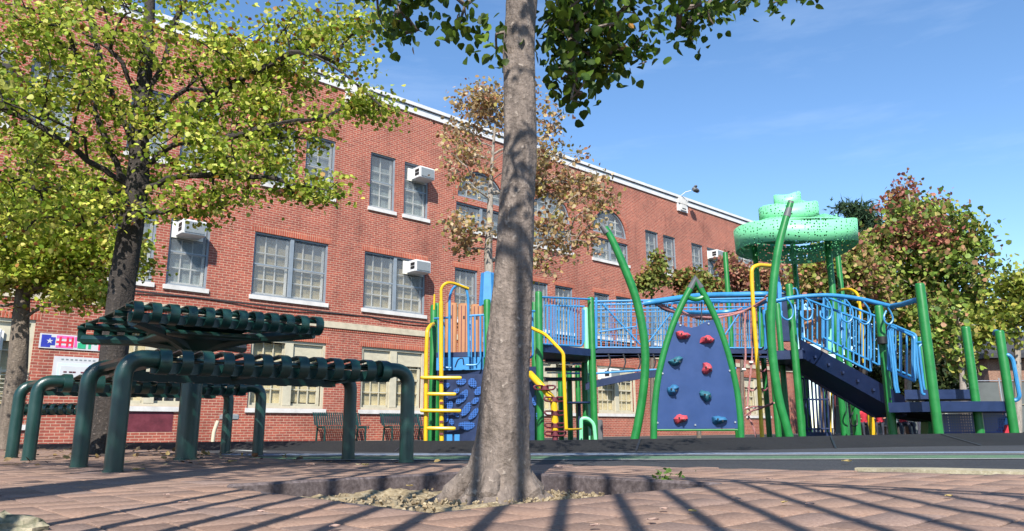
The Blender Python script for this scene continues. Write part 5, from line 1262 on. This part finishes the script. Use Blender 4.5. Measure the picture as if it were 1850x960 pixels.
def E_(px, py, Y, rx, ry, rd, k):   # an ellipsoid clump region seen round a pixel at depth Y
    c = W(px, py, Y); s = np.linalg.norm(c-CAM)/F*.97; return (c, (rx*s, rd, ry*s), k)
YG = [(5, (.30, .38, .045)), (4, (.50, .53, .09)), (2, (.16, .25, .025)), (2.2, (.54, .52, .14)), (.5, (.33, .17, .04)), (.25, (.2, .07, .03))]
tk = lambda pts: [W(x, y, Y) for x, y, Y in pts]
# foreground tree
ft = tk([(893, 912, 2.15), (899, 888, 2.15), (903, 862, 2.15), (908, 800, 2.15), (912, 700, 2.15), (923, 560, 2.16), (932, 430, 2.17), (937, 300, 2.18), (939, 180, 2.19), (940, 60, 2.2), (944, -60, 2.2), (950, -260, 2.2)])
GD = [(5, (.065, .115, .014)), (3, (.11, .165, .02)), (2, (.045, .085, .013)), (.25, (.22, .22, .03)), (.06, (.4, .2, .05))]
build_tree('foreground_tree', 'big foreground tree with a smooth grey trunk rising from the square pit', ft, [.135, .108, .09, .077, .067, .059, .055, .0525, .051, .05, .052, .05],
  [E_(1035, 40, 2.5, 60, 60, .3, 22), E_(1100, 85, 2.6, 75, 40, .25, 18), E_(1040, 140, 2.5, 45, 40, .2, 10), E_(1130, 0, 2.6, 110, 35, .4, 14), E_(1265, 15, 2.8, 60, 32, .3, 13), E_(1330, -15, 3.0, 60, 26, .4, 7), E_(1425, -8, 3.1, 40, 12, .2, 3),
   E_(745, 0, 2.5, 60, 26, .3, 8), E_(690, -15, 2.7, 50, 22, .3, 5), E_(840, 45, 2.4, 16, 26, .15, 3), E_(895, 75, 2.2, 10, 14, .08, 2), E_(730, 45, 2.6, 26, 12, .15, 2),
   ((-.05, .75, 2.2), (.35, .4, .35), 9), ((0, 1.6, 2.85), (1.5, 1.1, .5), 50), ((-1.4, 1.3, 2.55), (1.0, .9, .5), 40), ((.6, 2.3, 3.2), (1.3, .8, .4), 18)],
  4900, .036, GD, 'bark', 5, .003, .05, 'trees in the brick plaza', 300, start=.82, sag=.1, droop=1.0, up=.35, LVF=(LV, LF), limb_bias=.15, cmul=1.5,
  limbs=[tk(q) for q in ([(946, -150, 2.2), (1000, -90, 2.35), (1036, 20, 2.45), (1044, 120, 2.48), (1046, 190, 2.5)], [(946, -160, 2.2), (1050, -90, 2.4), (1090, 0, 2.55), (1105, 70, 2.6), (1160, 110, 2.62)], [(947, -170, 2.2), (1100, -110, 2.5), (1220, -50, 2.7), (1280, 20, 2.8)], [(947, -180, 2.2), (1200, -120, 2.7), (1400, -60, 3.0), (1430, -10, 3.1)], [(945, -120, 2.2), (860, -60, 2.35), (845, 20, 2.4)], [(945, -130, 2.2), (830, -90, 2.4), (740, -20, 2.5), (720, 45, 2.55)])])
FT = bpy.data.objects['foreground_tree']; ORI['foreground_tree'] = tuple(FT.location)
for a, L_, r0_ in ((3.4, .13, .032), (4.5, .06, .028), (5.7, .10, .03), (2.4, .10, .034), (.4, .10, .03)):
    c0 = np.array([-.045, 2.15, .03]); d = np.array([math.cos(a), math.sin(a), 0])
    MB().tube(spline([c0+d*.035+UPZ*.10, c0+d*.075+UPZ*.0, c0+d*(.08+L_*.5)-UPZ*.062, c0+d*(.09+L_)-UPZ*.095], 6), [r0_*.7]*6+[r0_]*6+[r0_*.65]*6+[.012], 12).build('root', 'bark', FT)
# yellow green tree behind the picnic set
lt_ = tk([(182, 826, 5.4), (190, 780, 5.4), (205, 650, 5.4), (219, 520, 5.4), (236, 420, 5.4), (248, 330, 5.4), (252, 240, 5.4), (262, 140, 5.42), (270, 20, 5.45), (275, -140, 5.5)])
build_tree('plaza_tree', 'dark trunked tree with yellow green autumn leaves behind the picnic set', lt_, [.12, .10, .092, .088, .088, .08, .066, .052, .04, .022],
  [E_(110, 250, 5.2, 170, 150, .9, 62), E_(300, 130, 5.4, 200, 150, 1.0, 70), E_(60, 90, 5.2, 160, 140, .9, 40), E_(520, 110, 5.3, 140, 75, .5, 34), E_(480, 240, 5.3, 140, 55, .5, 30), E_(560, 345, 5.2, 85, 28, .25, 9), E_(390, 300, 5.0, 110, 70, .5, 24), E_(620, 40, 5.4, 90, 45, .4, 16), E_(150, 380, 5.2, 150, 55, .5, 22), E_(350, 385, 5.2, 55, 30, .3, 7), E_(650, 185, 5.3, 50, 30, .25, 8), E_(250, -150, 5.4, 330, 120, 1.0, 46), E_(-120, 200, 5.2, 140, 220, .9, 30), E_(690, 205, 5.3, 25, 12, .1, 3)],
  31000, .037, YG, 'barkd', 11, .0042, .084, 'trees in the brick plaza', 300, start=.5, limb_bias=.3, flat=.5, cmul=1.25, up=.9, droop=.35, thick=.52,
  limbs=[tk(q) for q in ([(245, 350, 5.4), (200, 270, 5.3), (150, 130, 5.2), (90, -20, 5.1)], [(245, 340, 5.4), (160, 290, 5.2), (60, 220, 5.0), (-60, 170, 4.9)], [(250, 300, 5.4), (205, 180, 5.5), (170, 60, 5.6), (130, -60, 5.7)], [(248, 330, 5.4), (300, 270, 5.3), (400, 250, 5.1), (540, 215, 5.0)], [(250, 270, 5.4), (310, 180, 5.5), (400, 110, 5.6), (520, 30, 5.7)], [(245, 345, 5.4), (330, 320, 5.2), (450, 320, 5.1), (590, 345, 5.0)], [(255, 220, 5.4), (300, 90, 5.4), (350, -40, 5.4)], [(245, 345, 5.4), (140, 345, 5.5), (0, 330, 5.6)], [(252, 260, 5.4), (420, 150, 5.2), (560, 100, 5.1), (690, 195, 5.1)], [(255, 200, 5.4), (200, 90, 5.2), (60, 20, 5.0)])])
# plaza tree just behind the viewpoint on the left; its shade falls over the picnic set
bt_ = [np.array(p) for p in ((-1.52, -.55, -.02), (-1.52, -.55, .8), (-1.5, -.55, 1.8), (-1.5, -.55, 2.6), (-1.5, -.5, 3.4), (-1.5, -.5, 4.1))]
build_tree('plaza_tree', 'thick trunked tree standing behind the viewpoint on the left', bt_, [.19, .165, .155, .14, .09, .04], [((-1.5, -.2, 3.5), (1.25, 1.2, .6), 60), ((-2.6, .0, 3.4), (.8, .8, .5), 20), ((-1.2, -.6, 4.4), (1.2, 1.0, .5), 30)], 2600, .06, YG, 'barkm', 51, .006, .12, 'trees in the brick plaza', 0, start=.55)
# grey trunked tree at the left edge
l2 = tk([(8, 812, 7.3), (18, 760, 7.3), (27, 690, 7.3), (35, 620, 7.3), (41, 540, 7.3), (45, 470, 7.3), (52, 400, 7.3)])
build_tree('plaza_tree', 'grey trunked forked tree at the left edge of the plaza', l2, [.105, .095, .088, .084, .068, .05, .03],
  [E_(60, 420, 7.4, 120, 70, .9, 40), E_(150, 470, 7.2, 90, 55, .6, 28), E_(20, 500, 7.2, 60, 60, .6, 16), E_(160, 540, 7.0, 40, 18, .2, 5), E_(-60, 440, 7.3, 90, 110, .9, 20), E_(100, 330, 7.6, 150, 60, .9, 24)],
  20000, .047, YG, 'barkm', 12, .006, .11, 'trees in the brick plaza', 0, start=.42, flat=.5, cmul=1.3, up=1.0, droop=.25)
# sparse orange tree in front of the school
OR = [(4, (.40, .26, .12)), (4, (.46, .34, .2)), (2.5, (.34, .29, .09)), (1.5, (.32, .14, .08)), (1.5, (.5, .40, .28))]
o1 = tk([(884, 800, 15.5), (884, 640, 15.5), (884, 500, 15.5), (882, 460, 15.5), (884, 410, 15.5), (886, 350, 15.5), (890, 280, 15.5), (897, 200, 15.5)])
build_tree('maple_tree', 'sparse orange leaved young tree in front of the school arched windows', o1, [.13, .11, .095, .09, .075, .055, .035, .02],
  [E_(870, 190, 15.5, 60, 55, .7, 26), E_(940, 200, 15.5, 90, 60, .8, 28), E_(850, 300, 15.3, 60, 60, .7, 20), E_(1000, 300, 15.5, 90, 60, 1, 40), E_(1060, 350, 15.4, 55, 45, .6, 22), E_(1020, 420, 15.2, 75, 45, .7, 28), E_(840, 420, 15.2, 50, 40, .5, 16), E_(985, 470, 15.2, 50, 30, .4, 10), E_(830, 240, 15.5, 40, 30, .4, 7)],
  7000, .092, OR, 'barkw', 13, .007, .16, 'trees round the playground', 0, start=.35, LVF=(LV6, LF6), bare=.12)
# trees at the right
G2 = [(4, (.22, .30, .055)), (3.4, (.14, .21, .04)), (2, (.34, .31, .09)), (1.1, (.36, .2, .11)), (1.4, (.07, .12, .03))]
RD = [(4, (.30, .10, .085)), (3, (.36, .16, .10)), (2, (.30, .22, .08)), (1, (.14, .17, .05))]
MX = [(3, (.22, .26, .05)), (3, (.36, .24, .11)), (1.6, (.33, .14, .10)), (2, (.15, .20, .04))]
def far_tree(name, label, px, Y, pts, n, ls, pal, seed, blobs, bark='barkw', r=.2, spread=.3, tip=.012, **k):
    T = [np.array([W(px, 780, Y)[0], Y, floor(Y)-.02])]+[W(x, y, Y) for x, y in pts]
    return build_tree(name, label, T, list(np.linspace(r, r*.15, len(T))), blobs, n, ls, pal, bark, seed, tip, spread, 'trees round the playground', 0, 'leafd', k.pop('LVF', (LV6, LF6)), **k)
far_tree('maple_tree', 'large round maple turning green, orange and red behind the stair', 1672, 27, [(1670, 650), (1668, 560), (1660, 480), (1650, 400), (1640, 345)], 15000, .19, G2, 21,
  [E_(1660, 520, 27, 110, 90, 2, 80), E_(1720, 490, 27, 70, 70, 1.4, 36), E_(1600, 480, 27, 60, 70, 1.4, 30), E_(1670, 420, 27, 80, 45, 1.3, 34), E_(1750, 560, 26.5, 40, 50, .9, 16), E_(1600, 580, 26.5, 60, 40, 1, 16), E_(1690, 610, 26, 60, 35, 1, 16)], start=.25)
far_tree('maple_tree', 'dark red pointed maple top rising above the large round maple', 1640, 30, [(1640, 600), (1640, 480), (1638, 400), (1636, 332)], 5200, .16, RD, 22,
  [E_(1638, 390, 30, 26, 58, .6, 26), E_(1620, 380, 30, 22, 22, .5, 8), E_(1690, 385, 28.5, 14, 34, .4, 12), E_(1650, 430, 26.2, 55, 34, .5, 20), E_(1600, 450, 30, 50, 30, .8, 8)], start=.5, r=.14)
far_tree('maple_tree', 'orange and green maple directly behind the canopy posts', 1490, 25, [(1490, 650), (1492, 560), (1494, 480), (1500, 450)], 7500, .16, MX, 23,
  [E_(1500, 500, 25, 60, 50, 1.2, 46), E_(1550, 510, 25, 45, 60, 1, 30), E_(1455, 510, 25, 40, 40, .8, 22), E_(1540, 445, 25, 30, 25, .6, 8)], start=.35, r=.16)
far_tree('cedar_tree', 'dark feathery evergreen tree behind the mint canopy', 1560, 34, [(1560, 600), (1562, 480), (1556, 410), (1548, 370)], 6000, .34, [(3, (.04, .08, .045)), (2, (.06, .115, .06)), (1, (.10, .16, .07))], 24,
  [E_(1552, 400, 34, 32, 28, .9, 20), E_(1575, 440, 34, 40, 40, 1, 24), E_(1540, 450, 34, 35, 40, 1, 14), E_(1600, 420, 34, 22, 10, .5, 5), E_(1530, 378, 34, 14, 8, .3, 3)], 'barkd', .2, .3, start=.3, LVF=(LVN, LFN), flat=.35)
far_tree('maple_tree', 'yellow green tree at the right edge above the hut roof', 1838, 24, [(1838, 650), (1838, 580), (1842, 520), (1845, 490)], 3600, .16, [(4, (.27, .31, .05)), (3, (.17, .22, .04)), (2, (.36, .33, .08))], 25,
  [E_(1838, 520, 24, 40, 28, .8, 18), E_(1825, 565, 24, 45, 26, .7, 16), E_(1800, 590, 24, 32, 22, .5, 9), E_(1880, 540, 24, 50, 70, .9, 18), E_(1770, 610, 24, 30, 20, .5, 6)], start=.35, r=.12)
far_tree('maple_tree', 'slim pale trunked tree in front of the dark fence', 1742, 23, [(1741, 720), (1737, 660), (1731, 600), (1735, 560)], 1000, .17, G2, 26,
  [E_(1715, 575, 23, 40, 30, .6, 12), E_(1760, 655, 23, 26, 14, .4, 5), E_(1700, 620, 23, 30, 20, .4, 6)], 'barkw', .13, .2, start=.3)
far_tree('young_tree', 'small upright green tree left of the climbing arch top', 1178, 17.5, [(1178, 620), (1177, 540), (1178, 480)], 1500, .095, [(3, (.2, .25, .06)), (2, (.2, .19, .05)), (1, (.25, .13, .05))], 27,
  [E_(1178, 505, 17.5, 24, 34, .3, 18), E_(1186, 470, 17.5, 8, 14, .1, 3)], 'barkm', .06, .11, .006, start=.3)
far_tree('young_tree', 'small green tree directly behind the climbing arch top', 1262, 18.5, [(1262, 620), (1260, 550), (1260, 500)], 2200, .10, [(3, (.2, .25, .06)), (2, (.2, .17, .05)), (1.5, (.27, .11, .05))], 28,
  [E_(1245, 515, 18.5, 26, 28, .35, 14), E_(1285, 520, 18.5, 30, 28, .35, 14), E_(1258, 495, 18.5, 30, 14, .3, 6)], 'barkm', .06, .12, .006, start=.3)
far_tree('young_tree', 'small red brown tree behind the tall yellow pole', 1340, 19.5, [(1340, 640), (1340, 560), (1342, 500)], 3300, .10, [(3, (.30, .12, .09)), (2, (.36, .2, .13)), (1.5, (.24, .23, .07))], 29,
  [E_(1318, 490, 19.5, 20, 30, .35, 12), E_(1350, 510, 19.5, 35, 30, .4, 16), E_(1390, 505, 19.5, 26, 26, .35, 12)], 'barkm', .06, .13, .006, start=.3)
# dark shrubs along the fence
def shrub(px, Y, rx, ry, label, seed, pal):
    c = W(px, 750, Y); T = [np.array([c[0], Y, floor(Y)]), np.array([c[0], Y, floor(Y)+.5]), np.array([c[0]+.1, Y, floor(Y)+1.2])]
    b = E_(px, 690-ry*.3, Y, rx, ry, 1, 40); build_tree('shrub', label, T, [.06, .04, .02], [b], 2200, .26, pal, 'barkd', seed, .008, .28, 'dark shrubs in front of the fence', 0, 'leafd', (LV4, LF4), start=.2)
DK = [(3, (.018, .03, .012)), (2, (.03, .045, .015)), (1, (.05, .07, .02))]
shrub(1685, 36, 45, 42, 'dark shrub in front of the fence behind the tall green post', 41, DK); shrub(1620, 37, 40, 45, 'dark shrub behind the lower stair rails', 42, DK); shrub(1565, 38, 40, 40, 'dark shrub behind the green curved legs of the stair', 43, DK)

# ------------------------------------------------------------------ fallen leaves and litter on the plaza
lr = np.random.default_rng(77)
def ground_leaf(px, py, s, col, label, curl=.5, z=0):
    p = WZ(px, py, z); me = bpy.data.meshes.new('fallen_leaf'); n = 7; vs = []; fs = []
    for i in range(n):
        u = i/(n-1); wd = math.sin(math.pi*min(u*1.05+.04, 1))*.42*(1+.2*math.sin(9*u))
        for k in range(5): v = (k-2)/2; vs.append((wd*v, u-.5, curl*.35*v*v+curl*.25*(u-.5)**2+.04*math.sin(7*u+3*v)))
    for i in range(n-1):
        for k in range(4): a = i*5+k; fs.append((a, a+1, a+6, a+5))
    me.from_pydata([(x*s, y*s, zz_*s+.003) for x, y, zz_ in vs], [], fs); ca = me.color_attributes.new('Col', 'FLOAT_COLOR', 'POINT'); ca.data.foreach_set('color', np.tile([*col, 1], len(vs)).astype(np.float32)); me.materials.append(M['leaf']); me.polygons.foreach_set('use_smooth', [True]*len(fs))
    o = bpy.data.objects.new('fallen_leaf', me); COL.objects.link(o); o.location = tuple(p); o.rotation_euler = (0, 0, lr.uniform(0, 6.3)); tag(o, label, 'leaf', 'fallen leaves'); return o
LP = (.60, .42, .36); LY = (.62, .47, .20); LB = (.30, .13, .06)
ground_leaf(612, 884, .085, LP, 'curled pale pink leaf in the tree pit against the edging board', 1.2, -.055)
ground_leaf(566, 893, .06, LB, 'rusty brown leaf near the left corner of the tree pit', .8, -.06)
ground_leaf(815, 866, .07, LP, 'pale pink leaf leaning on the foot of the trunk', 1.4, -.045)
ground_leaf(486, 885, .04, LY, 'small yellow leaf at the left end of the tree pit', .8, -.055)
ground_leaf(684, 896, .05, LP, 'small whitish leaf lying on the pit soil', .6, -.06)
for i, (x, y, c) in enumerate([(1416, 911, LY), (1715, 899, LY), (1251, 927, LY), (1074, 954, LP), (1464, 914, LP), (1530, 835, LY), (1795, 829, LY), (1660, 805, LY), (1410, 806, LY), (1200, 923, LP), (1690, 805, LP), (740, 880, LY), (1330, 904, LP), (605, 955, LP), (470, 928, LP), (330, 911, LP), (250, 850, LY), (420, 835, LY), (1010, 846, LP), (1390, 867, LP), (1180, 943, LP), (300, 897, LP), (560, 842, LP), (660, 842, LY), (1560, 806, LP)]):
    ground_leaf(x, y, .02 if y > 860 else .045, c, 'yellow leaf scrap on the open pavers right of the pit' if i < 3 else 'pale leaf scrap on the dark rubber ramp or painted court' if y < 836 else 'pale leaf scrap on the pavers left of the tree trunk' if x < 850 else 'pale leaf scrap on the pavers right of the tree trunk', .3, .003 if y > 832 else -.02)
wd_ = thing('weed', 'tiny green weed growing at the right corner of the tree pit', 'weed', WZ(1208, 868, 0))
wp_ = np.array(WZ(1208, 868, 0))+lr.normal(0, 1, (26, 3))*np.array([.022, .012, .006])+np.array([0, 0, .014])
leaf_mesh('leaves', wp_, lr.uniform(.012, .024, 26), palette(26, lr, [(1, (.08, .16, .03)), (1, (.13, .22, .05))]), lr, LV6, LF6, wd_, 'leaf', 0, 1.0)
# drifts of small leaf litter under and behind the picnic set
nb = 1500; qx = lr.uniform(-6.5, -.3, nb); qy = lr.uniform(3.4, 9.5, nb); kp = (np.abs(qx) < .85*qy) & np.array([inside(a, b, PLAZA) for a, b in zip(qx, qy)])
lp_ = np.stack([qx, qy, np.array([gz(v) for v in qy])+.008], 1)[kp]
def _ll(pos):
    n = len(pos); fr = leaf_frames(n, lr, 0, 2.2); v = np.einsum('vk,nkc->nvc', LV6, fr)*lr.uniform(.018, .045, n)[:, None, None]+pos[:, None, :]; v[:, :, 2] = np.maximum(v[:, :, 2], pos[:, 2][:, None]-.004)
    f = (LF6[None]+(np.arange(n)*6)[:, None, None]).reshape(-1, 3); me = bpy.data.meshes.new('leaf_litter'); me.from_pydata(v.reshape(-1, 3).tolist(), [], f.tolist())
    cc_ = palette(n, lr, [(3, (.16, .10, .06)), (2, (.30, .22, .10)), (1, (.40, .33, .2)), (2, (.08, .05, .035))]); c4 = np.ones((n, 6, 4), np.float32); c4[:, :, :3] = cc_[:, None]; ca = me.color_attributes.new('Col', 'FLOAT_COLOR', 'POINT'); ca.data.foreach_set('color', c4.ravel()); me.materials.append(M['leafd'])
    o = bpy.data.objects.new('leaf_litter', me); COL.objects.link(o); o['kind'] = 'stuff'
_ll(lp_)
# mossy stone at the lower left corner
st = MB(); c = WZ(20, 958, 0); n1, n2 = 10, 16; vs = []
for i in range(n1+1):
    th = math.pi*.55*i/n1
    for k in range(n2): a = 2*math.pi*k/n2; rr = .05*(1+.12*math.sin(2*a+1)+.1*math.cos(3*a)+.05*lr.normal()); vs.append((c[0]-.03+rr*1.5*math.sin(th)*math.cos(a), c[1]+.0+rr*math.sin(th)*math.sin(a), .026*math.cos(th)+.003*lr.normal()))
st.add(vs, [(i*n2+k, (i+1)*n2+k, (i+1)*n2+(k+1) % n2, i*n2+(k+1) % n2) for i in range(n1) for k in range(n2)])
M['moss'] = granular('mossy_stone', (.06, .065, .035), (.20, .19, .13), (.42, .36, .26), 45, 9, .95, .9)
o = st.build('stone', 'moss', None); tag(o, 'mossy rough stone lying at the lower left corner', 'stone')

# ------------------------------------------------------------------ steel fence just behind the camera, whose shadow stripes the pavers
FH = 2.95
pf = thing('picket_fence', 'tall black steel picket fence just behind the viewpoint, striping the pavers', 'fence', (0, -.3, 0))
sh = FH/math.tan(EL); f0 = np.array([.66, 2.15, 0])+E1*.12-np.array([math.sin(AZ), math.cos(AZ), 0])*sh
fp = None; fpo = 0
for k in range(-22, 30):
    u = k*.165+.03; p = f0+E2*u
    if p[1] > .35*abs(p[0])*1.4 and p[1] > .5: continue
    if fp is None: fp = MB().box((p[0], p[1], FH/2), (.022, .022, FH), np.array([E2, E1, UPZ])).build('picket', 'black', pf, False); fpo = p
    else: clone(fp, pf, tuple(p-fpo))
for z in (FH, FH-.085): MB().box(f0+E2*1.2+UPZ*(z-.02), (7.2, .025, .022), np.array([E2, E1, UPZ])).build('fence_rail', 'black', pf, False)
